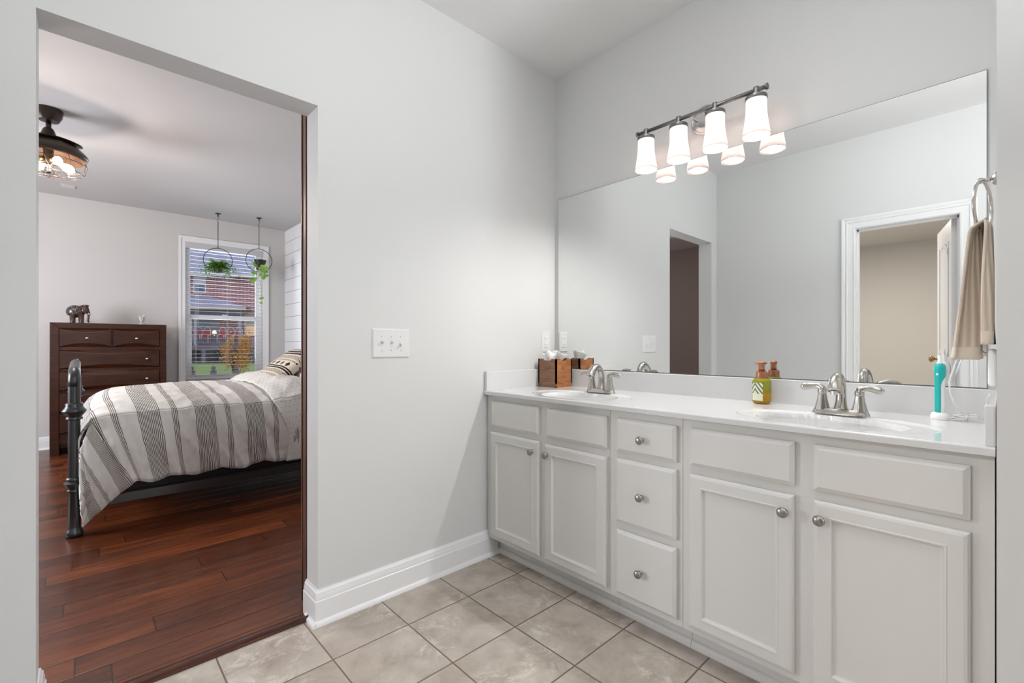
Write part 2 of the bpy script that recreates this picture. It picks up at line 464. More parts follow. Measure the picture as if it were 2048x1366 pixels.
class MB:
    """collects geometry, links as ONE object"""
    def __init__(s):
        s.bm = bmesh.new(); s.uv = None
    def _uv(s):
        if s.uv is None: s.uv = s.bm.loops.layers.uv.new('UVMap')
        return s.uv
    def box(s, a, b, mi=0, rot=None):
        x0, y0, z0 = a; x1, y1, z1 = b
        x0, x1 = min(x0, x1), max(x0, x1); y0, y1 = min(y0, y1), max(y0, y1); z0, z1 = min(z0, z1), max(z0, z1)
        co = [(x0, y0, z0), (x1, y0, z0), (x1, y1, z0), (x0, y1, z0), (x0, y0, z1), (x1, y0, z1), (x1, y1, z1), (x0, y1, z1)]
        if rot is not None: co = [rot @ Vector(c) for c in co]
        v = [s.bm.verts.new(c) for c in co]
        for f in ((0, 3, 2, 1), (4, 5, 6, 7), (0, 1, 5, 4), (1, 2, 6, 5), (2, 3, 7, 6), (3, 0, 4, 7)):
            fc = s.bm.faces.new([v[i] for i in f]); fc.material_index = mi
        return s
    def prism(s, poly, frame, d0, d1, mi=0):
        """poly: list of (a,b); frame(a,b,d)->xyz"""
        A = [s.bm.verts.new(frame(a, b, d0)) for a, b in poly]
        B = [s.bm.verts.new(frame(a, b, d1)) for a, b in poly]
        n = len(poly)
        for i in range(n):
            j = (i + 1) % n
            s.bm.faces.new((A[i], A[j], B[j], B[i])).material_index = mi
        s.bm.faces.new(A[::-1]).material_index = mi; s.bm.faces.new(B).material_index = mi
        return s
    def lathe(s, prof, c=(0, 0, 0), seg=24, axis='z', cap=True, mi=0, sx=1, sy=1):
        c = Vector(c); rings = []
        for r, h in prof:
            ring = []
            for i in range(seg):
                a = 2 * PI * i / seg
                p = (r * math.cos(a) * sx, r * math.sin(a) * sy, h)
                if axis == 'x': p = (p[2], p[0], p[1])
                elif axis == 'y': p = (p[0], p[2], p[1])
                elif axis == '-x': p = (-p[2], p[0], p[1])
                ring.append(s.bm.verts.new(c + Vector(p)))
            rings.append(ring)
        for k in range(len(rings) - 1):
            for i in range(seg):
                j = (i + 1) % seg
                s.bm.faces.new((rings[k][i], rings[k][j], rings[k + 1][j], rings[k + 1][i])).material_index = mi
        if cap:
            if prof[0][0] > 1e-5: s.bm.faces.new(rings[0][::-1]).material_index = mi
            if prof[-1][0] > 1e-5: s.bm.faces.new(rings[-1]).material_index = mi
        return s
    def tube(s, pts, r, seg=10, closed=False, mi=0, flat=None):
        pts = [Vector(p) for p in pts]; n = len(pts)
        rs = r if isinstance(r, (list, tuple)) else [r] * n
        rings = []; up = None
        for i, p in enumerate(pts):
            if closed: d = pts[(i + 1) % n] - pts[i - 1]
            elif i == 0: d = pts[1] - p
            elif i == n - 1: d = p - pts[i - 1]
            else: d = pts[i + 1] - pts[i - 1]
            d.normalize()
            if up is None:
                up = Vector((0, 0, 1)) if abs(d.z) < .9 else Vector((1, 0, 0))
            up = (up - d * up.dot(d))
            if up.length < 1e-4: up = Vector((0, 1, 0)) - d * d.y
            up.normalize()
            sd = d.cross(up)
            fl = flat[i] if flat else 1
            rings.append([s.bm.verts.new(p + (up * math.cos(2 * PI * k / seg) * fl + sd * math.sin(2 * PI * k / seg)) * rs[i]) for k in range(seg)])
        m = n if closed else n - 1
        for i in range(m):
            a = rings[i]; b = rings[(i + 1) % n]
            for k in range(seg):
                l = (k + 1) % seg
                s.bm.faces.new((a[k], b[k], b[l], a[l])).material_index = mi
        if not closed:
            s.bm.faces.new(rings[0]).material_index = mi; s.bm.faces.new(rings[-1][::-1]).material_index = mi
        return s
    def sphere(s, c, r, seg=14, mi=0, sc=(1, 1, 1)):
        prof = []
        n = seg // 2
        for i in range(n + 1):
            a = PI * i / n
            prof.append((max(math.sin(a) * r, 1e-4), -math.cos(a) * r * sc[2]))
        return s.lathe(prof, c, seg, cap=False, mi=mi, sx=sc[0], sy=sc[1])
    def grid(s, fn, nu, nv, uvfn=None, mi=0, closed_u=False):
        V = [[s.bm.verts.new(fn(i / nu, j / nv)) for j in range(nv + 1)] for i in range(nu + (0 if closed_u else 1))]
        L = s._uv() if uvfn else None
        N = len(V)
        for i in range(nu):
            for j in range(nv):
                i2 = (i + 1) % N if closed_u else i + 1
                f = s.bm.faces.new((V[i][j], V[i2][j], V[i2][j + 1], V[i][j + 1])); f.material_index = mi
                if L:
                    for lp, (a, b) in zip(f.loops, ((i, j), (i + 1, j), (i + 1, j + 1), (i, j + 1))):
                        lp[L].uv = uvfn(a / nu, b / nv)
        return s
    def leaf(s, p, d, up, ln, wd, mi=0):
        d = d.normalized(); sd = d.cross(up)
        if sd.length < 1e-3: sd = Vector((1, 0, 0))
        sd.normalize()
        v = [s.bm.verts.new(p), s.bm.verts.new(p + d * ln * .45 + sd * wd * .5 - up * wd * .06), s.bm.verts.new(p + d * ln), s.bm.verts.new(p + d * ln * .45 - sd * wd * .5 - up * wd * .06)]
        s.bm.faces.new(v).material_index = mi
        return s
    def build(s, name, m, parent=None, smooth=False, bevel=0, solid=0, subsurf=0, world=True, seg=2, auto=None, recalc=True):
        if recalc: bmesh.ops.recalc_face_normals(s.bm, faces=s.bm.faces)
        if world and parent is not None:
            bmesh.ops.transform(s.bm, matrix=inv_of(parent), verts=s.bm.verts)
        me = bpy.data.meshes.new(name); s.bm.to_mesh(me); s.bm.free()
        for mm in (m if isinstance(m, (list, tuple)) else [m]): me.materials.append(mm)
        o = bpy.data.objects.new(name, me); COL.objects.link(o)
        if parent is not None: o.parent = parent
        if smooth or auto:
            for p in me.polygons: p.use_smooth = True
        if auto:
            try: me.set_sharp_from_angle(angle=math.radians(auto))
            except Exception: pass
        if bevel:
            b = o.modifiers.new('bevel', 'BEVEL'); b.width = bevel; b.segments = seg; b.limit_method = 'ANGLE'; b.angle_limit = math.radians(40)
        if solid:
            b = o.modifiers.new('solid', 'SOLIDIFY'); b.thickness = solid; b.offset = 0
        if subsurf:
            b = o.modifiers.new('sub', 'SUBSURF'); b.levels = subsurf; b.render_levels = subsurf
        return o

def thing(name, label, cat, loc=(0, 0, 0), rz=0, group=None):
    o = bpy.data.objects.new(name, None); COL.objects.link(o)
    o.empty_display_size = .05
    o.location = loc; o.rotation_euler = (0, 0, rz)
    o['label'] = label; o['category'] = cat
    if group: o['group'] = group
    return o
def tag(o, label, cat, group=None, kind=None):
    o['label'] = label; o['category'] = cat
    if group: o['group'] = group
    if kind: o['kind'] = kind
    return o
def struct(o, label=None, cat=None):
    o['kind'] = 'structure'
    if label: o['label'] = label
    if cat: o['category'] = cat
    return o
def dup(root, loc, rz=None, label=None, group=None):
    def cp(o, par):
        c = o.copy(); COL.objects.link(c)
        if par is not None: c.parent = par
        for ch in list(o.children): cp(ch, c)
        return c
    r = cp(root, None); r.location = loc
    if rz is not None: r.rotation_euler = (0, 0, rz)
    if label: r['label'] = label
    if group: r['group'] = group
    return r

# ================================================================== SETTING
YA, YA2 = 1.87, 1.99        # doorway wall
XB = 2.107                  # mirror wall
XD, XD2 = -0.206, -0.326    # wall reflected in the mirror
CZ = 2.728
JX0, JX1, JZ = -0.094, 0.689, 2.065
BY = 6.97                   # bedroom far wall

struct(MB().box((XD2 - 4, -2.6, -.12), (XB + .15, 1.915, 0)).build('floor', M['tile']), 'beige ceramic tile floor of the bathroom', 'floor')
struct(MB().box((-3.2, 1.915, -.12), (XB + .15, BY + .15, 0.0)).build('floor', M['plank']), 'dark red hand scraped hardwood floor of the bedroom', 'floor')
struct(MB().box((-3.6, -2.6, CZ), (XB + .12, YA2 - .001, CZ + .1)).build('ceiling', M['ceil']), 'white bathroom ceiling', 'ceiling')
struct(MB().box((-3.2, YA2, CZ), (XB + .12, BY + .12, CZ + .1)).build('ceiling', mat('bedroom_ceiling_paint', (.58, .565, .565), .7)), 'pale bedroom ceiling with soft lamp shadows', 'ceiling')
# wall with doorway
w = MB()
w.box((-3.2, YA, 0), (JX0, YA2, CZ)); w.box((JX1, YA, 0), (XB, YA2, CZ)); w.box((JX0, YA, JZ), (JX1, YA2, CZ))
struct(w.build('wall_left', M['wall']), 'light grey bathroom wall with the open doorway', 'wall')
struct(MB().box((XB, -2.6, 0), (XB + .12, YA2, CZ)).build('wall_front', M['wall']), 'light grey wall behind the mirror', 'wall')
struct(MB().box((1.505, -.12, 0), (XB, .0125, CZ)).build('wall_right', M['wall']), 'grey wall end beside the vanity', 'wall')
w = MB()
DY0, DY1, DZ = .214, .791, 2.012
w.box((XD2, .02, 0), (XD, DY0 - .02, CZ)); w.box((XD2, DY1 + .02, 0), (XD, YA, CZ)); w.box((XD2, DY0 - .02, DZ + .02), (XD, DY1 + .02, CZ))
struct(w.build('wall_rear', M['wall']), 'grey wall seen in the mirror with a cased door', 'wall')
struct(MB().box((-3.6, -2.72, 0), (XB + .12, -2.6, CZ)).build('wall_back', M['wall']))
# closet room beyond the cased door
cw = mat('closet_wall_paint', (.62, .60, .57), .6)
struct(MB().box((-3.6, .0, 0), (-3.5, YA, 2.42)).build('wall_closet_end', cw), 'beige wall of the small room seen through the door in the mirror', 'wall')
struct(MB().box((-3.6, -.08, 0), (XD2, .02, CZ)).build('wall_closet_side', cw))
struct(MB().box((-3.7, -2.6, 0), (-3.6, YA, CZ)).build('wall_end', M['wall']))
struct(MB().box((-3.6, .02, 2.42), (XD2, YA, 2.52)).build('ceiling', cw), 'beige ceiling of the small room seen in the mirror', 'ceiling')
# bedroom walls
WX0, WX1, WZ0, WZ1 = .945, 1.822, .665, 2.40
w = MB()
w.box((-3.2, BY, 0), (WX0, BY + .14, CZ)); w.box((WX1, BY, 0), (XB + .12, BY + .14, CZ)); w.box((WX0, BY, 0), (WX1, BY + .14, WZ0)); w.box((WX0, BY, WZ1), (WX1, BY + .14, CZ))
struct(w.build('wall_bedroom_far', M['wallbed']), 'warm grey bedroom wall with the window', 'wall')
struct(MB().box((XB, YA2, 0), (XB + .12, BY, CZ)).build('wall_bedroom_right', M['shiplap']), 'white shiplap bedroom wall', 'wall')
struct(MB().box((-3.3, YA, 0), (-3.2, BY + .14, CZ)).build('wall_bedroom_left', mat('shade_toned_wall', (.20, .155, .13), .6)))  # brown darkened to paint in the shade on this side of the bedroom

# baseboards: profile (out, z)
PROF = [(0, 0), (.030, 0), (.029, .006), (.026, .012), (.021, .017), (.0165, .019), (.0165, .093), (.0135, .096), (.0135, .108), (.0115, .114), (.0105, .124), (.006, .129), (.0045, .135), (0, .135)]
def baseboard(name, p0, p1, nrm, label=None, m0=0, m1=0, prof=PROF):
    p0 = Vector((*p0, 0)); p1 = Vector((*p1, 0)); n = Vector((*nrm, 0)); d = (p1 - p0).normalized()
    b = MB()
    A = [b.bm.verts.new(p0 + n * o + Vector((0, 0, z)) - d * o * m0) for o, z in prof]
    B = [b.bm.verts.new(p1 + n * o + Vector((0, 0, z)) + d * o * m1) for o, z in prof]
    k = len(prof)
    for i in range(k):
        j = (i + 1) % k
        b.bm.faces.new((A[i], A[j], B[j], B[i]))
    b.bm.faces.new(A[::-1]); b.bm.faces.new(B)
    return struct(b.build(name, M['trim'], auto=35), label, 'baseboard' if label else None)
baseboard('baseboard_left', (JX1, YA), (1.633, YA), (0, -1), 'white moulded baseboard between doorway and vanity', 1, 0)
NOQ = [(0, 0), (.0165, 0)] + PROF[6:]
baseboard('baseboard_doorway', (JX1, YA2), (JX1, YA), (-1, 0), 'white baseboard returning into the doorway jamb', 0, 1, NOQ)
q = MB()
def qround(y0, y1):
    pr = [(0, 0)] + [(.0145 * math.cos(a), .018 * math.sin(a)) for a in [PI / 2 * i / 5 for i in range(6)]]
    q.prism(pr, lambda a, b, d: (JX1 - .0165 - a, d, b), y0, y1)
qround(YA - .030, YA + .045); qround(YA + .062, YA + .082)
struct(q.build('trim_1', M['trim'], auto=35), 'short white quarter round pieces at the doorway baseboard', 'trim')
baseboard('baseboard_doorway_far', (JX0, YA), (JX0, YA2), (1, 0), 'white baseboard at the left side of the doorway', 1, 0, NOQ)
baseboard('baseboard_left_end', (XD, YA), (JX0, YA), (0, -1), None, 0, 1)
baseboard('baseboard_bedroom', (-3.2, BY), (XB, BY), (0, -1), 'white baseboard along the far bedroom wall')
baseboard('baseboard_rear', (XD, DY1 + .1), (XD, YA), (1, 0))
# wood reducer at the tile edge
pr = [(0, 0), (0, .004), (.008, .010), (.02, .013), (.045, .013), (.052, .009), (.055, 0)]
struct(MB().prism(pr, lambda a, b, d: (d, 1.912 + a, b), JX0 + .0165, JX1 - .0165).build('trim_2', wood_mat('threshold_wood', (.03, .010, .006), (.07, .02, .011), (.11, .035, .018), (1.5, 20, 20), .22), auto=50), 'dark wood threshold strip where hardwood meets tile', 'trim')

# cased door in wall_rear, seen in the mirror
cas = MB()
def casing_bar(b, ya, yb, za, zb, x=XD):
    # stepped casing, thicker toward its outer edge
    b.box((x, ya, za), (x + .012, yb, zb))
cpro = [(0, 0), (0, .011), (.010, .014), (.012, .010), (.045, .013), (.050, .018), (.058, .018), (.062, .013), (.070, .017), (.078, .019), (.087, .019), (.087, 0)]
def casing(b, pts, close=False):
    # pts: inner corners (y,z) of U path; outward offsets computed by miter for an upside-down U
    (ya, za), (yb, zb), (yc, zc), (yd, zd) = pts
    rows = []
    for o, t_ in cpro:
        rows.append([(XD + t_, ya - o, za), (XD + t_, yb - o, zb + o), (XD + t_, yc + o, zc + o), (XD + t_, yd + o, zd)])
    V = [[b.bm.verts.new(c) for c in r] for r in rows]
    for i in range(len(V) - 1):
        for j in range(3):
            b.bm.faces.new((V[i][j], V[i][j + 1], V[i + 1][j + 1], V[i + 1][j]))
casing(cas, [(DY0 - .004, 0), (DY0 - .004, DZ + .004), (DY1 + .004, DZ + .004), (DY1 + .004, 0)])
cas.box((XD2, DY0 - .02, 0), (XD, DY0, DZ)); cas.box((XD2, DY1, 0), (XD, DY1 + .02, DZ)); cas.box((XD2, DY0 - .02, DZ), (XD, DY1 + .02, DZ + .02))
cas.box((XD2 + .04, DY0, 0), (XD2 + .075, DY0 + .011, DZ)); cas.box((XD2 + .04, DY1 - .011, 0), (XD2 + .075, DY1, DZ)); cas.box((XD2 + .04, DY0, DZ - .011), (XD2 + .075, DY1, DZ))
struct(cas.build('trim_3', M['trim']), 'white moulded casing around the door seen in the mirror', 'trim')
# its open door leaf
ang = math.atan2(.115, -.565)
dl = thing('door_2', 'white panel door standing open behind the cased doorway seen in the mirror', 'door', (XD2 - .005, DY0 + .012, 0.01), ang)
dl['kind'] = 'structure'
d = MB(); d.box((0, -.035, 0), (.57, 0, 2.0))
leafo = d.build('door_leaf', M['trim'], dl, world=False, bevel=.002)
d = MB()
for z0, z1 in ((.18, .85), (1.02, 1.86)):
    for yy in (-.0385, .0015):
        d.box((.10, yy, z0), (.125, yy + .002, z1)); d.box((.445, yy, z0), (.47, yy + .002, z1)); d.box((.10, yy, z0), (.47, yy + .002, z0 + .025))
        if z1 < 1: d.box((.10, yy, z1 - .025), (.47, yy + .002, z1))
        else:
            for k in range(10):
                a0 = k / 10; a1 = (k + 1) / 10
                d.box((.10 + .37 * a0, yy, z1 - .10 + .085 * math.sin(PI * a0)), (.10 + .37 * a1, yy + .002, z1 - .08 + .085 * math.sin(PI * a1)))
d.build('panel_moulding', M['trim'], leafo, world=False)
for yy, sgn in ((0, 1), (-.035, -1)):
    k = MB(); k.lathe([(.026, 0), (.026, .004), (.010, .008), (.009, .022), (.022, .032), (.027, .044), (.022, .054), (.004, .060)], (0, 0, 0), 18, 'y')
    bmesh.ops.transform(k.bm, matrix=Matrix.Translation((.515, yy, .99)) @ Matrix.Diagonal((1, sgn, 1, 1)), verts=k.bm.verts)
    k.build('door_knob', M['brass'], leafo, smooth=True, world=False)
for z in (1.79, .25):
    h = MB(); h.box((XD2 + .004, DY0, z - .045), (XD2 + .040, DY0 + .003, z + .045)); h.lathe([(.006, z - .05), (.006, z + .05)], (XD2 - .002, DY0 + .008, 0), 10)
    h.box((XD2 + .014, DY0 + .003, z + .028), (XD2 + .022, DY0 + .0045, z + .035)); h.box((XD2 + .014, DY0 + .003, z - .035), (XD2 + .022, DY0 + .0045, z - .028))
    h.build('hinge', M['steel'], dl)

# barn door slab on the bedroom side, edge showing past the jamb
bd = thing('door_1', 'dark stained wooden sliding door edge showing at the right of the doorway', 'door', (1.2, 2.05, 0))
bd['kind'] = 'structure'
MB().box((.694, 2.022, .015), (1.62, 2.058, 2.22)).build('door_slab', M['barn'], bd, bevel=.002)
b = MB(); b.box((.690, 2.058, .015), (.80, 2.066, 2.22)); b.box((1.51, 2.058, .015), (1.62, 2.066, 2.22)); b.box((.80, 2.058, 2.08), (1.51, 2.066, 2.22)); b.box((.80, 2.058, .015), (1.51, 2.066, .16))
b.build('face_rail', M['barn'], bd)
b = MB(); b.box((.5, 2.000, 2.30), (2.05, 2.008, 2.34)); 
for x in (.8, 1.5): b.box((x - .02, 2.008, 2.12), (x + .02, 2.018, 2.36))
b.box((.6, 1.991, 2.305), (.63, 2.0, 2.335)); b.box((1.9, 1.991, 2.305), (1.93, 2.0, 2.335))
b.build('track', M['iron'], bd)

# ================================================================== VANITY
XF = 1.572   # face frame
XD_F = 1.553 # door fronts
def panel(b, y0, y1, z0, z1, door=False):
    """raised slab front facing -x with bevelled rim; a door has a recessed centre"""
    t = .019; e = .011
    outer0 = [(XF, y0, z0), (XF, y1, z0), (XF, y1, z1), (XF, y0, z1)]
    def ring(x, ins): return [(x, y0 + ins, z0 + ins), (x, y1 - ins, z0 + ins), (x, y1 - ins, z1 - ins), (x, y0 + ins, z1 - ins)]
    if door:
        w = .040
        rings = [ring(XF, 0), ring(XD_F + .007, 0), ring(XD_F + .002, .005), ring(XD_F, .012), ring(XD_F, w), ring(XD_F - .0015, w + .002), ring(XD_F - .001, w + .006), ring(XD_F + .007, w + .010), ring(XD_F + .0085, w + .014), ring(XD_F + .0085, w + .02)]
    else:
        rings = [ring(XF, 0), ring(XD_F + .008, 0), ring(XD_F + .006, .004), ring(XD_F + .0008, .012), ring(XD_F, .013)]
    V = [[b.bm.verts.new(c) for c in r] for r in rings]
    for i in range(len(V) - 1):
        for j in range(4):
            k = (j + 1) % 4
            b.bm.faces.new((V[i][j], V[i][k], V[i + 1][k], V[i + 1][j]))
    b.bm.faces.new(V[-1]); b.bm.faces.new(V[0][::-1])
    return b
def knob(parent, y, z):
    k = MB(); k.lathe([(.0085, 0), (.0075, .002), (.0055, .006), (.006, .012), (.0135, .016), (.0155, .019), (.0148, .023), (.010, .0265), (.0005, .028)], (XD_F, y, z), 20, '-x')
    return k.build('knob', M['knob'], parent, smooth=True)
GV = 'white painted bathroom vanity base cabinets'
def unit(name, label, y0, y1, panels):
    t = thing('vanity_cabinet', label, 'cabinet', ((XF + 2.087) / 2, (y0 + y1) / 2, 0), group=GV)
    b = MB()
    b.box((XF, y0, .098), (XF + .018, y1, .848))         # face frame
    b.box((XF + .018, y0, .098), (2.104, y0 + .012, .848)); b.box((XF + .018, y1 - .012, .098), (2.104, y1, .848))
    b.box((XF + .018, y0 + .012, .098), (2.104, y1 - .012, .110)); b.box((2.092, y0 + .012, .11), (2.104, y1 - .012, .848))
    b.build('cabinet_body', M['cab'], t, bevel=.0008, seg=1)
    k = MB(); k.box((1.645, y0, 0), (1.66, y1, .098))
    pr = [(0, 0)] + [(.014 * math.cos(a), .028 * math.sin(a)) for a in [PI / 2 * i / 5 for i in range(6)]]
    k.prism([(a, b_) for a, b_ in pr], lambda a, b_, d: (1.645 - a, d, b_), y0, y1)
    k.build('toe_kick', M['cab'], t)
    for kind, a, c, z0, z1, kn in panels:
        p = panel(MB(), a, c, z0, z1, kind == 'door').build(kind if kind != 'false_front' else 'false_drawer_front', M['cab'], t)
        if kn: knob(p, *kn)
    return t
Z = (.688, .820)
unit('a', 'white vanity cabinet under the left sink, next to the doorway wall', 1.0975, 1.8685,
     [('false_front', 1.484, 1.829, *Z, None), ('door', 1.481, 1.829, .123, .661, (1.522, .608)),
      ('false_front', 1.104, 1.4395, *Z, None), ('door', 1.106, 1.447, .123, .655, (1.427, .608))])
unit('b', 'narrow white vanity cabinet of three drawers between the two sinks', .7865, 1.0965,
     [('drawer', .805, 1.057, *Z, (.940, .750)), ('drawer', .805, 1.060, .408, .661, (.942, .533)), ('drawer', .805, 1.060, .123, .378, (.947, .243))])
unit('c', 'wide white vanity cabinet under the right sink, beside the wall end', .0155, .7855,
     [('false_front', .430, .755, *Z, None), ('door', .431, .757, .123, .659, (.456, .608)),
      ('false_front', .056, .3805, *Z, None), ('door', .056, .3815, .123, .659, (.362, .609))])

# countertop with integral basins
CT = .872
SINKS = ((1.745, 1.395), (1.745, .388))
ct = thing('vanity_countertop', 'glossy white cultured marble countertop with two integral oval sinks', 'countertop', (1.83, .94, .85))
def hgt(x, y):
    z = CT
    for cx, cy in SINKS:
        dx = (x - cx); dy = (y - cy)
        r1 = math.hypot(dx / .165, dy / .275)
        if r1 < 1.0:
            e = min(1, (1 - r1) / .045); z = min(z, CT - .005 * e * e * (3 - 2 * e))
        r2 = math.hypot((dx + .008) / .138, dy / .200)
        if r2 < 1.0:
            e = 1 - r2 * r2
            z = CT - .005 - .125 * (e ** .62) if e > 0 else z
        elif r2 < 1.12 and r1 < 1:
            pass
    return z
Nx, Ny = 110, 380
x0c, x1c, y0c, y1c = 1.5475, 2.104, .0145, 1.8675
def isbasin(x, y):
    return any(math.hypot((x - cx + .008) / .138, (y - cy) / .200) < 1.03 for cx, cy in SINKS)
for part in (0, 1):
    b = MB(); vc = {}
    def gv(i, j):
        if (i, j) not in vc:
            x = x0c + (x1c - x0c) * i / Nx; y = y0c + (y1c - y0c) * j / Ny
            vc[(i, j)] = b.bm.verts.new((x, y, hgt(x, y)))
        return vc[(i, j)]
    for i in range(Nx):
        for j in range(Ny):
            xm = x0c + (x1c - x0c) * (i + .5) / Nx; ym = y0c + (y1c - y0c) * (j + .5) / Ny
            if isbasin(xm, ym) != bool(part): continue
            if part and ym > .9: continue
            b.bm.faces.new((gv(i, j), gv(i + 1, j), gv(i + 1, j + 1), gv(i, j + 1)))
    if part == 0:
        # rounded front lip
        for prof in ([(x0c, CT), (x0c - .003, CT - .001), (x0c - .005, CT - .004), (x0c - .005, .852), (x0c, .850), (x1c, .850), (x1c, .8501)],):
            A = [b.bm.verts.new((x, y0c, z)) for x, z in prof]; B = [b.bm.verts.new((x, y1c, z)) for x, z in prof]
            for k in range(len(prof) - 1): b.bm.faces.new((A[k], A[k + 1], B[k + 1], B[k]))
            b.bm.faces.new(A)
        b.build('counter_slab', M['counter'], ct, auto=30, recalc=False)
    else:
        b.build('sink_basin', M['counter'], ct, smooth=True, recalc=False)
b = MB(); vc = {}
for i in range(Nx):
    for j in range(Ny):
        xm = x0c + (x1c - x0c) * (i + .5) / Nx; ym = y0c + (y1c - y0c) * (j + .5) / Ny
        if not isbasin(xm, ym) or ym < .9: continue
        b.bm.faces.new((gv(i, j), gv(i + 1, j), gv(i + 1, j + 1), gv(i, j + 1)))
b.build('sink_basin', M['counter'], ct, smooth=True, recalc=False)
MB().box((2.087, .0145, CT - .002), (2.104, 1.850, .970)).build('backsplash', M['counter'], ct, bevel=.0025)
MB().box((1.549, 1.850, CT - .002), (2.104, 1.8685, .972)).build('side_splash', M['counter'], ct, bevel=.0025)
MB().box((1.555, .0135, CT - .002), (2.087, .0325, .970)).build('side_splash', M['counter'], ct, bevel=.004)
for cx, cy in SINKS:
    MB().lathe([(.0005, .004), (.020, .004), (.024, .002), (.024, -.002)], (cx - .008, cy, CT - .128), 20).build('drain', M['nickel'], ct, smooth=True)

# faucets (front of the faucet faces -x, levers along y)
def faucet():
    t = thing('bathroom_faucet', '', 'faucet')
    b = MB()
    rings = []
    for (hy, hx, z, p) in ((.083, .029, 0, 2.6), (.082, .028, .004, 2.6), (.078, .022, .016, 2.4), (.076, .020, .0185, 2.4)):
        ring = []
        for k in range(40):
            a = 2 * PI * k / 40; c, s_ = math.cos(a), math.sin(a)
            waist = 1 - .28 * math.exp(-(c * hy / .030) ** 2) * (1 if z > .003 else .3)
            y = math.copysign(abs(c) ** (2 / p), c) * hy; x = math.copysign(abs(s_) ** (2 / p), s_) * hx
            ring.append(b.bm.verts.new((x, y, z)))
        rings.append(ring)
    for i in range(3):
        for k in range(40):
            b.bm.faces.new((rings[i][k], rings[i][(k + 1) % 40], rings[i + 1][(k + 1) % 40], rings[i + 1][k]))
    b.bm.faces.new(rings[-1]); b.bm.faces.new(rings[0][::-1])
    b.build('base_plate', M['nickel'], t, auto=40, world=False)
    # spout: rises, arcs forward and ends in a widened nose
    sp = MB(); pts = []; rs = []
    P = [(.004, 0, .016, .0225), (.006, 0, .03, .0185), (.009, 0, .05, .0160), (.009, 0, .075, .0150), (.004, 0, .098, .0148), (-.008, 0, .117, .0152), (-.026, 0, .1275, .0162), (-.046, 0, .127, .0175), (-.064, 0, .116, .0190), (-.078, 0, .099, .0205), (-.085, 0, .086, .0210)]
    def cr(P, n=4):
        out = []
        for i in range(len(P) - 1):
            p0 = P[max(i - 1, 0)]; p1 = P[i]; p2 = P[i + 1]; p3 = P[min(i + 2, len(P) - 1)]
            for k in range(n):
                u = k / n
                out.append(tuple(.5 * ((2 * b_) + (-a_ + c_) * u + (2 * a_ - 5 * b_ + 4 * c_ - d_) * u * u + (-a_ + 3 * b_ - 3 * c_ + d_) * u ** 3) for a_, b_, c_, d_ in zip(p0, p1, p2, p3)))
        out.append(P[-1]); return out
    Q = cr(P)
    sp.tube([q_[:3] for q_ in Q], [q_[3] for q_ in Q], 20)
    s_ = sp.build('spout', M['nickel'], t, smooth=True, world=False)
    MB().lathe([(.0115, -.012), (.0115, 0)], (-.084, 0, .086), 16).build('aerator', M['steel'], s_, world=False)
    r = MB(); r.tube([(.026, 0, .015), (.026, 0, .070)], .0022, 8); r.sphere((.026, 0, .074), .005, 10); r.build('lift_rod', M['nickel'], t, smooth=True, world=False)
    for sg in (-1, 1):
        b = MB(); b.lathe([(.0245, .012), (.0235, .018), (.0205, .030), (.0165, .048), (.0140, .064), (.0136, .068)], (0, sg * .0535, 0), 8)
        hb = b.build('handle_base', M['nickel'], t, auto=30, world=False, bevel=.002)
        l = MB()
        P2 = [(0, sg * .0535, .0675, .0135, 1), (0, sg * .0535, .077, .0138, 1), (0, sg * .0560, .086, .0130, .9), (0, sg * .065, .0920, .0105, .8), (0, sg * .077, .0940, .0100, .65), (-.002, sg * .091, .0925, .0115, .55), (-.003, sg * .103, .0895, .0125, .5), (-.004, sg * .113, .0885, .0105, .5), (-.004, sg * .121, .0895, .002, .5)]
        Q = cr(P2, 3)
        l.tube([q_[:3] for q_ in Q], [q_[3] for q_ in Q], 14, flat=[q_[4] for q_ in Q])
        l.build('lever', M['nickel'], hb, smooth=True, world=False)
    return t
fa = faucet()
fa.location = (1.918, 1.395, CT - .0005); fa['label'] = 'brushed nickel two-handle faucet at the left sink, beside the wooden tissue box'; fa['group'] = 'bathroom sink faucets'
fb = dup(fa, (1.918, .388, CT - .0005), label='brushed nickel two-handle faucet at the right sink, between soap bottle and toothbrush', group='bathroom sink faucets')
fb.rotation_euler = (0, 0, 0)

# mirror
mr = thing('wall_mirror', 'large frameless wall mirror above the vanity', 'mirror', (2.103, .94, .972))
MB().box((2.1015, .0375, .9725), (2.1065, 1.8405, 1.986)).build('mirror_back', mat('mirror_edge', (.10, .11, .11), .3), mr)
g = MB(); v = [g.bm.verts.new(c) for c in ((2.1012, .0390, .9740), (2.1012, .0390, 1.9845), (2.1012, 1.8390, 1.9845), (2.1012, 1.8390, .9740))]
g.bm.faces.new(v); g.build('mirror_glass', M['mirror'], mr)

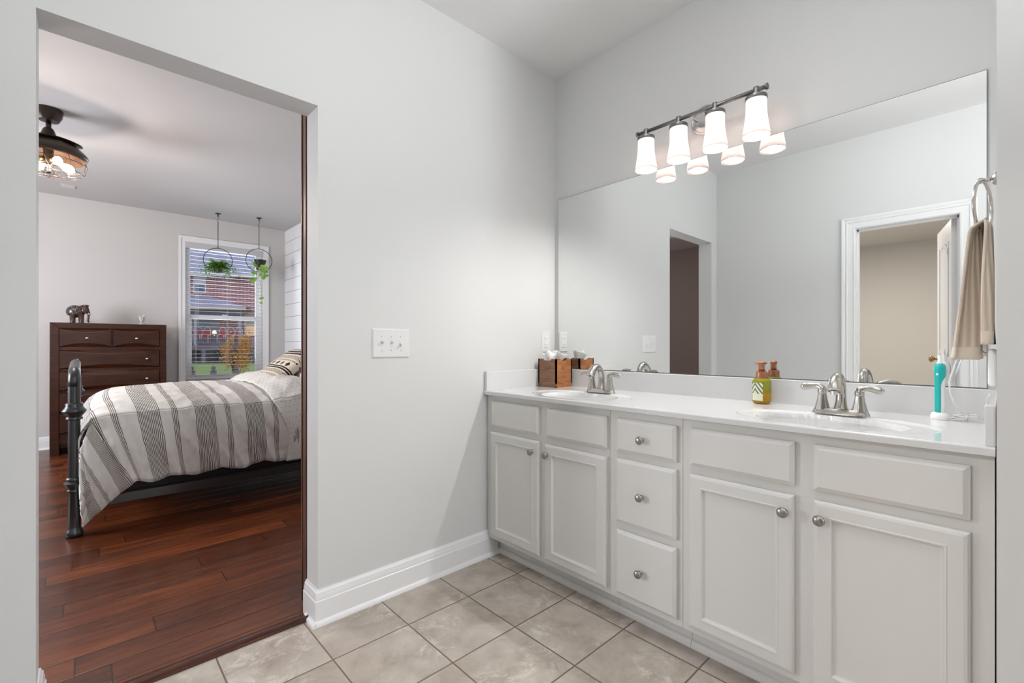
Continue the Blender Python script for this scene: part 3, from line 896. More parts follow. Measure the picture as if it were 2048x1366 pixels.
# vanity light
XL, ZL = 2.005, 2.147
vl = thing('vanity_light', 'four-shade bath wall light with pewter bar, lit frosted glass shades', 'wall light', (2.105, .944, 2.15))
b = MB(); b.lathe([(.066, 0), (.066, .006), (.058, .012), (.056, .010), (.046, .016), (.040, .022), (.0005, .024)], (2.106, .944, 2.15), 32, '-x')
b.build('backplate', M['steel'], vl, auto=35)
for dy in (-.030, .030):
    MB().tube([(2.09, .944 + dy, 2.146), (2.05, .944 + dy, 2.146), (XL + .004, .944 + dy, ZL)], .0055, 10).build('support_arm', M['steel'], vl, smooth=True)
MB().tube([(XL, .652, ZL), (XL, 1.234, ZL)], .0085, 16).build('bar', M['pewter'], vl, smooth=True)
for y in (.650, 1.236):
    s1 = 1 if y > 1 else -1
    MB().lathe([(.0085, -.006), (.0125, -.004), (.0125, .004), (.009, .005)], (XL, y, ZL), 18, 'y').build('end_cap', M['pewter'], vl, auto=40)
for k in range(4):
    y = .690 + k * .1667
    b = MB(); b.lathe([(.0005, .016), (.011, .012), (.013, 0), (.012, -.014), (.0135, -.020), (.034, -.024), (.0405, -.027), (.0415, -.040), (.0400, -.042)], (XL, y, ZL), 28)
    b.build('socket_cap', M['pewter'], vl, auto=50)
    b = MB(); zt = ZL - .038; pr = [(.0375, 0), (.039, -.004), (.0385, -.03), (.0395, -.06), (.043, -.09), (.0485, -.125), (.0525, -.150)]
    pi = [(r - .003, z) for r, z in pr[::-1]]
    b.lathe([(r, z) for r, z in pr] + pi, (XL, y, zt), 32, cap=False)
    sh = b.build('glass_shade', M['shade'], vl, smooth=True)
    b = MB(); b.sphere((XL, y, zt - .046), .019, 16, sc=(1, 1, 1.1)); b.lathe([(.011, -.032), (.012, -.004)], (XL, y, zt), 14)
    bo = b.build('bulb', M['bulb'], sh, smooth=True)
    bo.visible_shadow = True
    lamp('vanity_bulb_light', 'POINT', (XL, y, zt - .128), P_BULB, (1, .98, .955), .016)

# ================================================================== COUNTER ITEMS
# tissue box cover
tb = thing('tissue_box_cover', 'square acacia wood tissue box cover with finger notches beside the left sink', 'tissue box', (1.998, 1.773, CT), 0)
bw = .0685
b = MB()
def roundrect(hw, z): return None
cor = .020
prof = []
# four walls with rounded bottom corners on the outline of each face
def sidewall(b, axis, sgn, mi):
    th = .009; hw = bw; hz = .160
    poly = []
    for k in range(6):
        a = PI + PI / 2 * k / 5; poly.append((-hw + cor + cor * math.cos(a), cor + cor * math.sin(a)))
    for k in range(6):
        a = 1.5 * PI + PI / 2 * k / 5; poly.append((hw - cor + cor * math.cos(a), cor + cor * math.sin(a)))
    poly.append((hw, hz))
    for k in range(9):   # scooped notch in the top edge
        a = PI * k / 8
        poly.append((hw * .48 * math.cos(a), hz - .012 * math.sin(a)))
    poly.append((-hw, hz))
    if axis == 'x': f = lambda a, c, d: (sgn * d, a, c)
    else: f = lambda a, c, d: (a, sgn * d, c)
    b.prism(poly, f, hw - th, hw, mi)
for ax, mk in (('x', 'acacia2'), ('y', 'acacia')):
    for sg in (-1, 1):
        b1 = MB(); sidewall(b1, ax, sg, 0); b1.build('box_side', M[mk], tb, world=False)
b1 = MB()
b1.box((-bw + .009, -bw + .009, .134), (bw - .009, bw - .009, .138)); b1.build('inner_lid', M['acacia2'], tb, world=False)
ti = MB()
random.seed(3)
def crump(pts, w0):
    pass
ti.grid(lambda u, v: (1.994 - .022 + .02 * v * math.sin(5 * u) + .012 * math.sin(9 * u) * v, 1.774 + .045 * (u - .5) * (1 + 1.4 * v) + .022 * v, CT + .135 + (.075 - .02 * abs(math.sin(6 * u))) * v), 14, 8)
ti.grid(lambda u, v: (1.994 + .010 + .012 * math.sin(7 * u) * v, 1.774 - .05 * (u - .35) * (1 + 1.2 * v) - .012 * v, CT + .135 + (.058 + .014 * math.sin(3 * u + 1)) * v), 14, 8)
tag(ti.build('facial_tissue', M['tissue'], smooth=True, solid=.0008), 'crumpled white tissue poking out of the wooden box', 'tissue')

# soap bottle
sx, sy = 2.030, .678
sb = thing('soap_bottle', 'yellow-green foaming hand soap bottle with copper pump beside the back splash', 'soap bottle', (sx, sy, CT))
b = MB(); b.lathe([(.022, .0015), (.030, .003), (.0345, .010), (.035, .018), (.035, .050)], (sx, sy, CT), 28); b.build('liquid', M['soapliq'], sb, smooth=True)
b = MB(); b.lathe([(.035, .0501), (.035, .085), (.0335, .094), (.028, .101), (.022, .104)], (sx, sy, CT), 28); b.build('bottle_body', M['soapgreen'], sb, smooth=True)
b = MB(); b.lathe([(.022, .103), (.0225, .107), (.0225, .126), (.0205, .131), (.0005, .131)], (sx, sy, CT), 28); b.build('collar', M['copper'], sb, auto=40)
b = MB(); b.lathe([(.012, .130), (.0115, .152), (.013, .160), (.0145, .165), (.012, .170), (.0005, .172)], (sx, sy, CT), 22)
b.tube([(sx + .013, sy - .014, CT + .164), (sx - .010, sy + .010, CT + .166), (sx - .021, sy + .021, CT + .1655)], [.006, .006, .003], 10, flat=[.6, .6, .6])
b.build('pump', M['copper'], sb, smooth=True)
b = MB(); a0, a1 = math.radians(130), math.radians(205)
b.grid(lambda u, v: (sx + .0353 * math.cos(a0 + (a1 - a0) * u), sy + .0353 * math.sin(a0 + (a1 - a0) * u), CT + .014 + .072 * v), 12, 6, lambda u, v: (u * .045, v * .072))
b.build('label', M['label'], sb, smooth=True)

# toothbrush and charger
tx, ty = 2.012, .142
ch = thing('toothbrush_charger', 'small white toothbrush charging base with a coiled tied cord', 'charger', (tx, ty, CT))
b = MB(); b.lathe([(.0205, 0), (.0215, .003), (.0205, .012), (.0175, .021), (.012, .023), (.0005, .023)], (tx, ty, CT), 28, sx=1.0, sy=1.12); b.build('charging_base', M['white'], ch, smooth=True)
c = []
for k in range(120):
    a = k / 119 * 2 * PI * 3.4
    rr = 1 + .10 * math.sin(a * .37)
    c.append((2.035 + .012 * math.sin(a) * rr + .003 * math.sin(a * 1.7), .083 + .027 * math.cos(a) * rr, CT + .004 + .012 * (k / 119) + .006 * max(0, -math.cos(a)) * (k / 119)))
c = [(tx + .014, ty - .014, CT + .004)] + c
MB().tube(c, .0019, 7).build('cord', M['white'], ch, smooth=True)
MB().tube([(2.020, .082, CT + .001), (2.020, .080, CT + .016), (2.036, .078, CT + .021), (2.050, .080, CT + .014), (2.050, .082, CT + .001)], .0018, 6).build('twist_tie', M['silver'], ch, smooth=True)
et = thing('electric_toothbrush', 'teal and white electric toothbrush handle standing on its charger', 'toothbrush', (tx, ty, CT + .022))
def eb(a0, a1, scale=1.0):
    P = [(0.0, .0118), (.02, .0122), (.08, .0130), (.105, .0142), (.125, .0165), (.140, .0165), (.150, .0135), (.156, .009)]
    return P, a0, a1
def handle_half(m, nm, a0, a1, grow=0):
    prof = [(0.0, .0120), (.01, .0132), (.06, .0135), (.10, .0138), (.118, .0150), (.132, .0160), (.146, .0156), (.154, .0120), (.157, .008)]
    b = MB()
    n = 14
    def f(u, v):
        i = v * (len(prof) - 1); k = min(int(i), len(prof) - 2); fr = i - k
        z = prof[k][0] * (1 - fr) + prof[k + 1][0] * fr; r = prof[k][1] * (1 - fr) + prof[k + 1][1] * fr + grow
        lean = 0.0
        e_ = a1(z) if callable(a1) else a1
        a = a0 + (e_ - a0) * u
        sh = 0
        r *= .90
        return (tx + r * math.cos(a) * 1.1, ty + r * math.sin(a) + sh, CT + .0225 + z)
    b.grid(f, n, 24)
    return b.build(nm, m, et, smooth=True)
handle_half(M['white'], 'handle_shell', 0, 2 * PI)
gh = math.radians(70)
handle_half(M['teal'], 'front_grip', gh, lambda z: math.radians(196 + 84 * min(1, max(0, (z - .095) / .03))), .0009)
b = MB(); b.sphere((tx - .0140, ty + .0045, CT + .145), .0040, 12, sc=(.6, 1, 1)); b.build('power_button', M['white'], et, smooth=True)
b = MB(); b.lathe([(.0085, .155), (.0075, .160), (.0055, .163), (.0052, .182), (.0048, .1835)], (tx, ty, CT + .022), 16); b.build('neck', M['white'], et, smooth=True)
b = MB(); b.lathe([(.0022, .183), (.0016, .190), (.0012, .198), (.0018, .200), (.0012, .202)], (tx, ty, CT + .022), 10); b.build('drive_shaft', M['steel'], et, smooth=True)

# ================================================================== WALL ITEMS
def bevplate(b, x0, x1, z0, z1, y, out=.006, e=.006):
    r = [[(x0, y, z0), (x1, y, z0), (x1, y, z1), (x0, y, z1)], [(x0, y - .002, z0), (x1, y - .002, z0), (x1, y - .002, z1), (x0, y - .002, z1)],
         [(x0 + e, y - out, z0 + e), (x1 - e, y - out, z0 + e), (x1 - e, y - out, z1 - e), (x0 + e, y - out, z1 - e)]]
    V = [[b.bm.verts.new(c) for c in q_] for q_ in r]
    for i in range(2):
        for j in range(4): b.bm.faces.new((V[i][j], V[i][(j + 1) % 4], V[i + 1][(j + 1) % 4], V[i + 1][j]))
    b.bm.faces.new(V[-1])
sw = thing('light_switch_plate', 'white triple toggle switch plate on the wall beside the doorway', 'light switch', (1.008, YA, 1.117))
b = MB(); bevplate(b, .917, 1.099, 1.053, 1.183, YA); b.build('plate', M['plastic'], sw)
for k in range(3):
    cx = .962 + .046 * k
    b = MB(); b.box((cx - .006, YA - .0068, 1.105), (cx + .006, YA - .0055, 1.131)); sl = b.build('toggle_slot', M['plastic'], sw, bevel=.0008, seg=1)
    up = 1 if k < 2 else -1
    b = MB(); zc = 1.118
    b.prism([(-.0045, -.004), (.0045, -.004), (.0035, .004), (-.0035, .004)], lambda a, c, d: (cx + a, YA - .006 - d, zc + c + up * d * .62), 0, .016)
    b.build('toggle', M['plastic'], sl, bevel=.001)
    for zz in (1.088, 1.148):
        b = MB(); b.lathe([(.0032, 0), (.003, .001), (.0005, .0014)], (0, 0, 0), 12, 'y')
        bmesh.ops.transform(b.bm, matrix=Matrix.Translation((cx, YA - .0058, zz)) @ Matrix.Diagonal((1, -1, 1, 1)), verts=b.bm.verts)
        b.build('screw', M['steel'], sw, smooth=True)
ol = thing('electrical_outlet', 'white rectangular double outlet on the wall above the tissue box', 'outlet', (2.022, YA, 1.13))
b = MB(); bevplate(b, 1.984, 2.062, 1.068, 1.190, YA, .005, .003); b.build('plate', M['plastic'], ol)
b = MB(); b.box((2.004, YA - .0075, 1.094), (2.040, YA - .0045, 1.164)); rc = b.build('receptacle', M['white'], ol, bevel=.001, seg=1)
for zz in (1.148, 1.108):
    b = MB(); b.box((2.014, YA - .0082, zz), (2.0155, YA - .0070, zz + .008)); b.box((2.0275, YA - .0082, zz), (2.029, YA - .0070, zz + .0065))
    b.lathe([(.0022, -.0082), (.0022, -.0070)], (2.0215, YA, zz - .007), 10, 'y')
    b.build('socket_slots', M['dark'], rc)

# towel ring and towel
RX, RZc, RR = 1.812, 1.490, .072
tr = thing('towel_ring', 'brushed nickel towel ring on the wall at the right edge', 'towel ring', (RX, .0125, 1.56))
b = MB(); b.lathe([(.018, 0), (.018, .005), (.013, .010), (.009, .012)], (RX, .0126, 1.563), 24, 'y'); b.build('wall_flange', M['nickel'], tr, auto=40)
b = MB(); b.tube([(RX, .022, 1.563), (RX, .042, 1.563)], .0055, 12); b.sphere((RX, .046, 1.563), .0085, 14); b.build('post', M['nickel'], tr, smooth=True)
sd = Vector((.14, -.031, 0)).normalized()
c = Vector((RX, .041, RZc))
MB().tube([c + sd * RR * math.cos(a) + Vector((0, 0, RR * math.sin(a))) for a in [2 * PI * k / 48 for k in range(48)]], .0042, 12, closed=True).build('ring', M['nickel'], tr, smooth=True)
# towel cloth: closed ribbon folded through the ring, two flaps
tw = thing('hand_towel', 'beige ribbed hand towel hanging through the nickel towel ring', 'towel', (RX, .05, 1.07))
def flap(nm, y_top, y_bot, zb, x0t, x1t, x0b, x1b, amp, seed, folds):
    # sheet hanging from the ring bottom (z=1.43) with vertical folds
    b = MB()
    W = .26
    def f(u, v):
        z = 1.452 + (zb - 1.452) * v
        e = v ** .8
        xa = x0t + (x0b - x0t) * e; xb = x1t + (x1b - x1t) * e
        x = xa + (xb - xa) * u
        yc = y_top + (y_bot - y_top) * e
        ph = u * folds * 2 * PI + seed
        y = yc + amp * (.25 + .75 * e) * math.sin(ph + .5 * math.sin(v * 2)) + .003 * math.sin(ph * 2.3 + v * 4)
        x += .008 * math.cos(ph) * e
        if v < .08:
            q_ = 1 - v / .08
            z -= .010 * q_ * q_
            y = y * (1 - q_) + .036 * q_
        return (x, max(y, .0175), z)
    b.grid(f, 70, 40, lambda u, v: (u * W, (1 - v) * (1.452 - zb)))
    return b.build(nm, M['towel'], tw, smooth=True, solid=.006)
flap('front_flap', .052, .071, 1.071, 1.745, 1.872, 1.715, 1.89, .026, .6, 1.75)
flap('back_flap', .031, .034, 1.112, 1.740, 1.870, 1.70, 1.885, .014, 2.2, 2.25)
# white plug-in night light / adapter with cord under the towel
ad = thing('plug_in_charger', 'white rounded plug-in charger with hanging cord below the towel', 'charger', (1.80, .0125, 1.06))
b = MB(); b.box((1.755, .0128, 1.000), (1.835, .031, 1.100)); b.build('charger_body', M['white'], ad, bevel=.009, seg=4)
pts = [(1.80, .031, 1.085), (1.83, .060, 1.105), (1.90, .090, 1.10), (1.955, .098, 1.075), (1.985, .110, 1.03), (2.0, .120, .995), (2.010, .118, .960), (2.025, .110, .925), (2.045, .095, .895), (2.055, .086, .885)]
MB().tube(pts, .0024, 8).build('cord', M['white'], ad, smooth=True)

# ================================================================== BEDROOM: bed
bf = thing('bed', 'dark grey metal bed frame with curved tube footboard and cast knobs', 'bed', (1.0, 4.45, 0))
PX, PY0, PY1 = -.030, 3.690, 5.235
def post_prof(zt):
    return [(.030, 0), (.038, .006), (.041, .020), (.036, .036), (.029, .046), (.0275, .06), (.0275, .255), (.031, .258), (.034, .268), (.030, .275), (.034, .285), (.045, .300), (.046, .312), (.034, .322), (.037, .332), (.034, .342), (.0275, .346),
            (.0265, .676), (.036, .680), (.037, .690), (.033, .695), (.040, .706), (.053, .722), (.054, .732), (.044, .745), (.038, .757), (.040, .766), (.036, .774), (.0275, .778), (.0275, zt)]
for y in (PY0, PY1):
    MB().lathe(post_prof(.87), (PX, y, 0), 28).build('footboard_post', M['iron'], bf, auto=50)
arc = [(PX, PY0, .86), (PX, PY0, .90)]
for k in range(9):
    a = PI / 2 * k / 8; arc.append((PX, PY0 + .09 - .09 * math.cos(a), .905 + .055 * math.sin(a)))
for k in range(1, 12):
    u = k / 12; arc.append((PX, PY0 + .09 + (PY1 - PY0 - .18) * u, .960 + .022 * math.sin(PI * u)))
for k in range(9):
    a = PI / 2 * (1 - k / 8); arc.append((PX, PY1 - .09 + .09 * math.cos(a), .905 + .055 * math.sin(a)))
arc.append((PX, PY1, .86))
MB().tube(arc, .0272, 18).build('footboard_rail', M['iron'], bf, smooth=True)
MB().tube([(PX, PY0, .30), (PX, PY1, .30)], .018, 14).build('lower_rail', M['iron'], bf, smooth=True)
for k in range(1, 8):
    y = PY0 + (PY1 - PY0) * k / 8
    MB().tube([(PX, y, .30), (PX, y, .955)], .011, 10).build('spindle', M['iron'], bf, smooth=True)
    b = MB(); b.lathe([(.012, -.04), (.02, -.03), (.016, -.02), (.032, 0), (.016, .02), (.02, .03), (.012, .04)], (PX, y, .86), 16); b.build('casting', M['iron'], bf, smooth=True)
for y in (PY0 - .012, PY1 - .018):
    b = MB(); b.box((PX + .02, y, .150), (2.06, y + .032, .205)); b.build('side_rail', M['iron'], bf, bevel=.002)
for y in (PY0, PY1):
    MB().lathe([(.03, 0), (.0275, .04), (.0275, 1.25), (.0005, 1.27)], (2.06, y, 0), 20).build('headboard_post', M['iron'], bf, smooth=True)
MB().tube([(2.06, PY0, 1.2), (2.06, PY1, 1.2)], .025, 14).build('headboard_rail', M['iron'], bf, smooth=True)
mt = thing('mattress', 'mattress on a black box base in the metal bed frame', 'mattress', (1.0, 4.46, .21))
MB().box((.02, PY0 + .035, .20), (2.02, PY1 - .035, .42)).build('box_base', M['black'], mt, bevel=.01)
MB().box((.03, PY0 + .03, .42), (2.02, PY1 - .03, .675)).build('mattress_body', M['bedwhite'], mt, bevel=.04, seg=4)

# duvet
dv = thing('duvet', 'off-white duvet with dark grey stripe bands spread over the bed', 'duvet', (.6, 4.45, .7))
UH = .47
def fold_n(x, s, k=1.0):
    return noise.noise(Vector((x * 7.0, s * 1.3, 3.1))) * k
EY = 3.668
def topz(x, y):
    near = y - EY; far = PY1 + .02 - y
    ed = 1 - math.exp(-max(near, 0) / .22)
    edf = 1 - math.exp(-max(far, 0) / .22)
    zf = 1 - math.exp(-max(x - .01, 0) / .09)
    z = .690 + .105 * ed * edf * min(1, zf * 1.0) - .050 * (1 - zf)
    z += .014 * noise.noise(Vector((x * 3.2, y * 3.2, .5))) + .009 * (1 - 2 * abs(noise.noise(Vector((x * 9, y * 6, 1.5)))))
    return z
def slant(u):
    return .012 + .17 * math.exp(-max(u, 0) / .22)
def side_y(x, k):
    amp = .048 * min(1, k * 1.5)
    n1 = 1 - 2 * abs(noise.noise(Vector((x * 7.5 - .9 * k, k * .7, 3.1))))
    y = EY - .060 * math.sin(min(1, k * 2.2) * PI / 2) + .010 * k - amp * (n1 - .35) * .9 - .012 * min(1, k * 3) * noise.noise(Vector((x * 18 - k * 2.5, k * 2.2, 7))) - .006 * noise.noise(Vector((x * 38, k * 9, 2)))
    if k > .97: y += .012
    return min(y, EY - .008) if k > .05 else y
def side(u, s):
    """u along bed from the foot edge (negative = foot flap material), s down from the top edge"""
    k = s / UH
    if u >= 0:
        x0 = .045 + u
        S = Vector((x0, EY, topz(x0, EY)))
        En = Vector((x0 + slant(u) * min(1, k) , EY, .272 + .012 * math.sin(u * 23)))
        k2 = k
        z = S.z + (En.z - S.z) * k2
        x = x0 + slant(u) * (k2 ** 1.15)
        y = side_y(x, k)
        return Vector((x, y, z))
    else:
        w = -u / .45
        S = Vector((.045 - .050 * min(1, w * 2.5), EY + .0 + .004 * w, (topz(.045, EY)) * (1 - w) + .27 * w))
        E0 = Vector((.045 + slant(0), EY, .272))
        E1 = Vector((.004, EY, .055))
        w2 = w ** .9
        En = E0.lerp(E1, w2)
        p = S.lerp(En, k ** (1 + .15 * (1 - w)))
        bulge = .075 * math.sin(PI * min(1, .15 + k * .85)) * (1 - .35 * w)
        yc = EY - .030 - bulge * .8 - .020 * noise.noise(Vector((u * 9, k * 2.4, 5))) - .008 * noise.noise(Vector((u * 24 + k * 6, k * 5, 8))) + .02 * w * k
        m_ = min(1, w / .45); m_ = m_ * m_ * (3 - 2 * m_)
        p.y = side_y(p.x, k) * (1 - m_) + yc * m_
        return p
NU = 230
def u_of(a): return -.45 + a * (.45 + 1.13)
bs = MB()
bs.grid(lambda a, b_: side(u_of(a), b_ * UH), NU, 46, lambda a, b_: (u_of(a), b_ * UH))
bs.build('near_drape', M['duvet'], dv, smooth=True, solid=.012)
bt = MB()
def topf(a, b_):
    u = a * 1.13; x = .045 + u; y = EY + b_ * (PY1 + .01 - EY)
    return (x, y, topz(x, y))
bt.grid(topf, 120, 90, lambda a, b_: (a * 1.13 - .03 * 0 + .02 * math.sin(b_ * 5) * 1, b_ * 1.55))
bt.build('top_cover', M['duvet'], dv, smooth=True, solid=.012)
be = MB()
def footf(a, b_):
    w = a; y = EY + b_ * (PY1 + .01 - EY)
    zt = topz(.045, y)
    return (.045 - .055 * min(1, math.sin(min(1, w * 3) * PI / 2)) + .006 * math.sin(y * 20) * w, y, zt * (1 - w) + .27 * w)
be.grid(footf, 30, 70, lambda a, b_: (-a * .45, b_ * 1.55))
be.build('foot_drape', M['duvet'], dv, smooth=True, solid=.010)
# folded back part showing the dotted reverse
FX = 1.045
def foldtop(a, b_):
    x = FX - .02 + a * .75; y = EY - .006 + b_ * (PY1 + .01 - EY)
    puff = .035 * (1 - math.exp(-a * 9)) + .03 * math.exp(-((a - .25) / .2) ** 2)
    x -= .05 * math.sin(b_ * 4) * (1 - a) * b_
    return (x, y, topz(x, y) + .008 + puff * min(1, b_ * 6 + .3) + .008 * noise.noise(Vector((x * 8, y * 7, 9))))
bt = MB(); bt.grid(foldtop, 60, 80, lambda a, b_: (a * .75, b_ * 1.55))
fo = bt.build('turned_back_fold', M['dots'], dv, smooth=True, solid=.014)
fo['label'] = 'white turned-back section with tiny dots'
def folddrape(a, b_):
    x = FX - .02 + a * .75; k = b_
    t0 = foldtop(a, 0)
    z = t0[2] * (1 - k) + .262 * k
    xs = x + (.055 * k - .055 * math.sin(k * PI) * 0) * (1 - a)
    if a < .15: xs += (.15 - a) * .35 * math.sin(k * PI * .9)
    y = EY - .006 - .070 * math.sin(min(1, k * 2.2) * PI / 2) - .016 * noise.noise(Vector((x * 8, k * 1.2, 1))) - .010 * noise.noise(Vector((x * 19, k * 3, 4)))
    return (xs, y, z)
bt = MB(); bt.grid(folddrape, 60, 40, lambda a, b_: (a * .75, -b_ * .47))
bt.build('fold_drape', M['dots'], dv, smooth=True, solid=.014)

# pillows
def pillow(w, h, t, uvscale=1, n=28):
    b = MB()
    def f(sign):
        def g(u, v):
            a = 2 * u - 1; c = 2 * v - 1
            th = (max(0, 1 - a ** 4) * max(0, 1 - c ** 4)) ** .5
            pin = 1 - .06 * (a * a * (1 - abs(c)) + 0) 
            x = a * w / 2 * (1 - .05 * (1 - c * c) * 0 - .04 * c * c * 0 - .05 * (1 - abs(a)) * 0)
            y = c * h / 2
            x *= 1 - .05 * (1 - c ** 2) * (abs(a) > .0) * .6
            y *= 1 - .05 * (1 - a ** 2) * .6
            z = sign * t / 2 * th * (1 + .08 * noise.noise(Vector((a * 2, c * 2, sign))))
            return (x, y, z)
        return g
    b.grid(f(1), n, n, lambda u, v: (u * w, v * h))
    b.grid(f(-1), n, n, lambda u, v: (u * w, v * h))
    bmesh.ops.remove_doubles(b.bm, verts=b.bm.verts, dist=1e-5)
    return b
def put_pillow(name, label, m, w, h, t, loc, tilt, turn=0, group=None):
    # local x = across the bed (world y), local y = up the slope toward the headboard
    b = pillow(w, h, t)
    o = b.build(name, m, smooth=True)
    R = Matrix.Rotation(turn, 4, 'Z') @ Matrix.Rotation(-PI / 2, 4, 'Z') @ Matrix.Rotation(tilt, 4, 'X')
    o.matrix_world = Matrix.Translation(loc) @ R
    tag(o, label, 'pillow', group)
    return o
PG = 'pillows at the head of the bed'
# after the -90 deg turn, local +y points to world +x, local +x to world -y
tp = thing('throw_pillow', 'beige throw pillow with black tribal print and tasselled edge leaning on the bed pillows', 'pillow', (1.335, 4.38, .925), 0, PG)
b = pillow(.62, .46, .13)
Rm = Matrix.Rotation(-PI / 2, 4, 'Z') @ Matrix.Rotation(math.radians(36), 4, 'X')
bmesh.ops.transform(b.bm, matrix=Rm, verts=b.bm.verts)
b.build('pillow_body', M['tribal'], tp, smooth=True, world=False)
b = MB()
for k in range(22):
    x = -.30 + .60 * k / 21
    p0 = Rm @ Vector((x, -.225, 0)); p1 = Rm @ Vector((x + .006 * math.sin(k * 3), -.262, .004 * math.cos(k * 2)))
    b.tube([p0, p0.lerp(p1, .5), p1], [.007, .012, .009], 7)
b.build('tassels', M['black'], tp, smooth=True, world=False)
put_pillow('bed_pillow', 'striped white pillow lying flat under the tribal print pillow', M['pstripe'], .62, .46, .16, (1.56, 4.02, .868), math.radians(12), group=PG)
put_pillow('bed_pillow', 'light striped pillow propped behind the tribal print pillow', M['pstripe'], .62, .48, .15, (1.66, 4.62, 1.00), math.radians(48), group=PG)
put_pillow('bed_pillow', 'white pillow standing against the headboard behind the striped ones', M['bedwhite'], .66, .46, .16, (1.93, 4.2, .95), math.radians(70), group=PG)

# ================================================================== dresser
DX0, DX1, DF, DB, DH = -.232, .703, 6.48, 6.93, 1.338
dr = thing('dresser', 'tall dark cherry wood chest of drawers against the far bedroom wall', 'dresser', ((DX0 + DX1) / 2, (DF + DB) / 2, 0))
b = MB()
b.box((DX0, DF + .012, .10), (DX1, DB, DH)); b.box((DX0, DF + .012, 0), (DX0 + .07, DB, .10)); b.box((DX1 - .07, DF + .012, 0), (DX1, DB, .10))
b.build('case', M['dresser'], dr, bevel=.003)
b = MB()
def frame_bar(b, poly):
    b.prism(poly, lambda a, c, d: (a, DF + .012 - d, c), 0, .018)
fo_ = .068
b.prism([(DX0, 0), (DX0 + fo_, 0), (DX0 + fo_, DH - fo_ * .8), (DX0, DH)], lambda a, c, d: (a, DF + .012 - d, c), 0, .018)
b.prism([(DX1, 0), (DX1 - .062, 0), (DX1 - .062, DH - fo_ * .8), (DX1, DH)], lambda a, c, d: (a, DF + .012 - d, c), 0, .018)
b.prism([(DX0, DH), (DX1, DH), (DX1 - .062, DH - fo_ * .8), (DX0 + fo_, DH - fo_ * .8)], lambda a, c, d: (a, DF + .012 - d, c), 0, .018)
b.build('front_frame', M['dresser'], dr, bevel=.003)
def drawer_front(x0, x1, z0, z1, knobs):
    b = MB(); n = 24
    h = z1 - z0
    def f(u, v):
        x = x0 + (x1 - x0) * u; c = 2 * u - 1
        z = z0 + h * v
        # bowed scoops top and bottom: the flat field narrows towards the middle
        sc = .21 * (1 - c * c)
        tt = v; dep = .024
        if tt > 1 - sc and sc > 0: dep = .024 - .025 * ((tt - (1 - sc)) / sc)
        if tt < sc and sc > 0: dep = .024 - .025 * ((sc - tt) / sc)
        return (x, min(DF + .010 - dep, DF + .0255), z)
    b.grid(f, n, 40)
    b.box((x0, DF + .0165, z0), (x1, DF + .018, z1))
    # rim
    A = [f(i / n, 1) for i in range(n + 1)]; 
    for vtx, zz in ((0, z0), (1, z1)):
        P = [b.bm.verts.new(f(i / n, vtx)) for i in range(n + 1)]; Q_ = [b.bm.verts.new((f(i / n, vtx)[0], DF + .018, zz)) for i in range(n + 1)]
        for i in range(n): b.bm.faces.new((P[i], P[i + 1], Q_[i + 1], Q_[i]))
    b.box((x0, DF - .004, z0), (x0 + .0015, DF + .018, z1)); b.box((x1 - .0015, DF - .004, z0), (x1, DF + .018, z1))
    o = b.build('drawer', M['dresser'], dr, auto=25)
    for kx in knobs:
        k = MB(); k.lathe([(.006, 0), (.005, .010), (.012, .016), (.013, .022), (.008, .027), (.0005, .028)], (0, 0, 0), 14, 'y')
        bmesh.ops.transform(k.bm, matrix=Matrix.Translation((kx, DF - .006, (z0 + z1) / 2 - .004)) @ Matrix.Diagonal((1, -1, 1, 1)), verts=k.bm.verts)
        k.build('knob', M['silver'], o, smooth=True)
drawer_front(-.160, .228, 1.092, 1.280, [.042])
drawer_front(.248, .638, 1.092, 1.280, [.440])
for z0, z1 in ((.868, 1.060), (.648, .845), (.432, .628), (.218, .412)):
    drawer_front(-.160, .638, z0, z1, [-.030, .528])
b = MB(); b.box((-.164, DF + .006, .12), (.641, DF + .014, .20)); b.build('plinth', M['dresser'], dr)

# elephant figurine
ex, ey, ez = -.02, 6.64, DH
el = thing('elephant_figurine', 'carved brown elephant figurine with silver mosaic blanket on the dresser', 'figurine', (ex, ey, ez))
b = MB()
b.sphere((ex - .020, ey, ez + .120), .066, 20, sc=(1.1, .8, .92))
for dx, dy in ((-.048, -.026), (-.045, .026), (.018, -.026), (.02, .026)):
    b.tube([(ex + dx, ey + dy, ez), (ex + dx, ey + dy, ez + .01), (ex + dx, ey + dy, ez + .10)], [.021, .0195, .024], 12)
b.tube([(ex + .01, ey, ez + .15), (ex + .045, ey - .005, ez + .165)], [.035, .034], 14)
b.sphere((ex + .045, ey - .01, ez + .158), .036, 16, sc=(.95, .9, 1.1))
b.tube([(ex + .060, ey - .02, ez + .15), (ex + .074, ey - .026, ez + .115), (ex + .074, ey - .028, ez + .07), (ex + .070, ey - .03, ez + .03), (ex + .078, ey - .032, ez + .012)], [.020, .015, .011, .009, .007], 12)
b.build('body', M['elewood'], el, smooth=True)
b = MB(); b.sphere((ex - .026, ey, ez + .122), .0700, 20, sc=(1.06, .86, .98))
for v_ in list(b.bm.verts):
    if v_.co.z < ez + .080: v_.co.z = ez + .080 - (ez + .080 - v_.co.z) * .15
b.build('blanket', M['mosaic'], el, smooth=True)
for sg in (-1, 1):
    b = MB(); b.sphere((ex + .048, ey + sg * .034 - .01, ez + .140), .032, 14, sc=(.75, .22, 1.15)); b.build('ear', M['elewood'], el, smooth=True)
    b = MB(); b.tube([(ex + .066, ey + sg * .014 - .022, ez + .118), (ex + .082, ey + sg * .018 - .03, ez + .095), (ex + .092, ey + sg * .018 - .034, ez + .092)], [.005, .004, .001], 8); b.build('tusk', M['silver'], el, smooth=True)
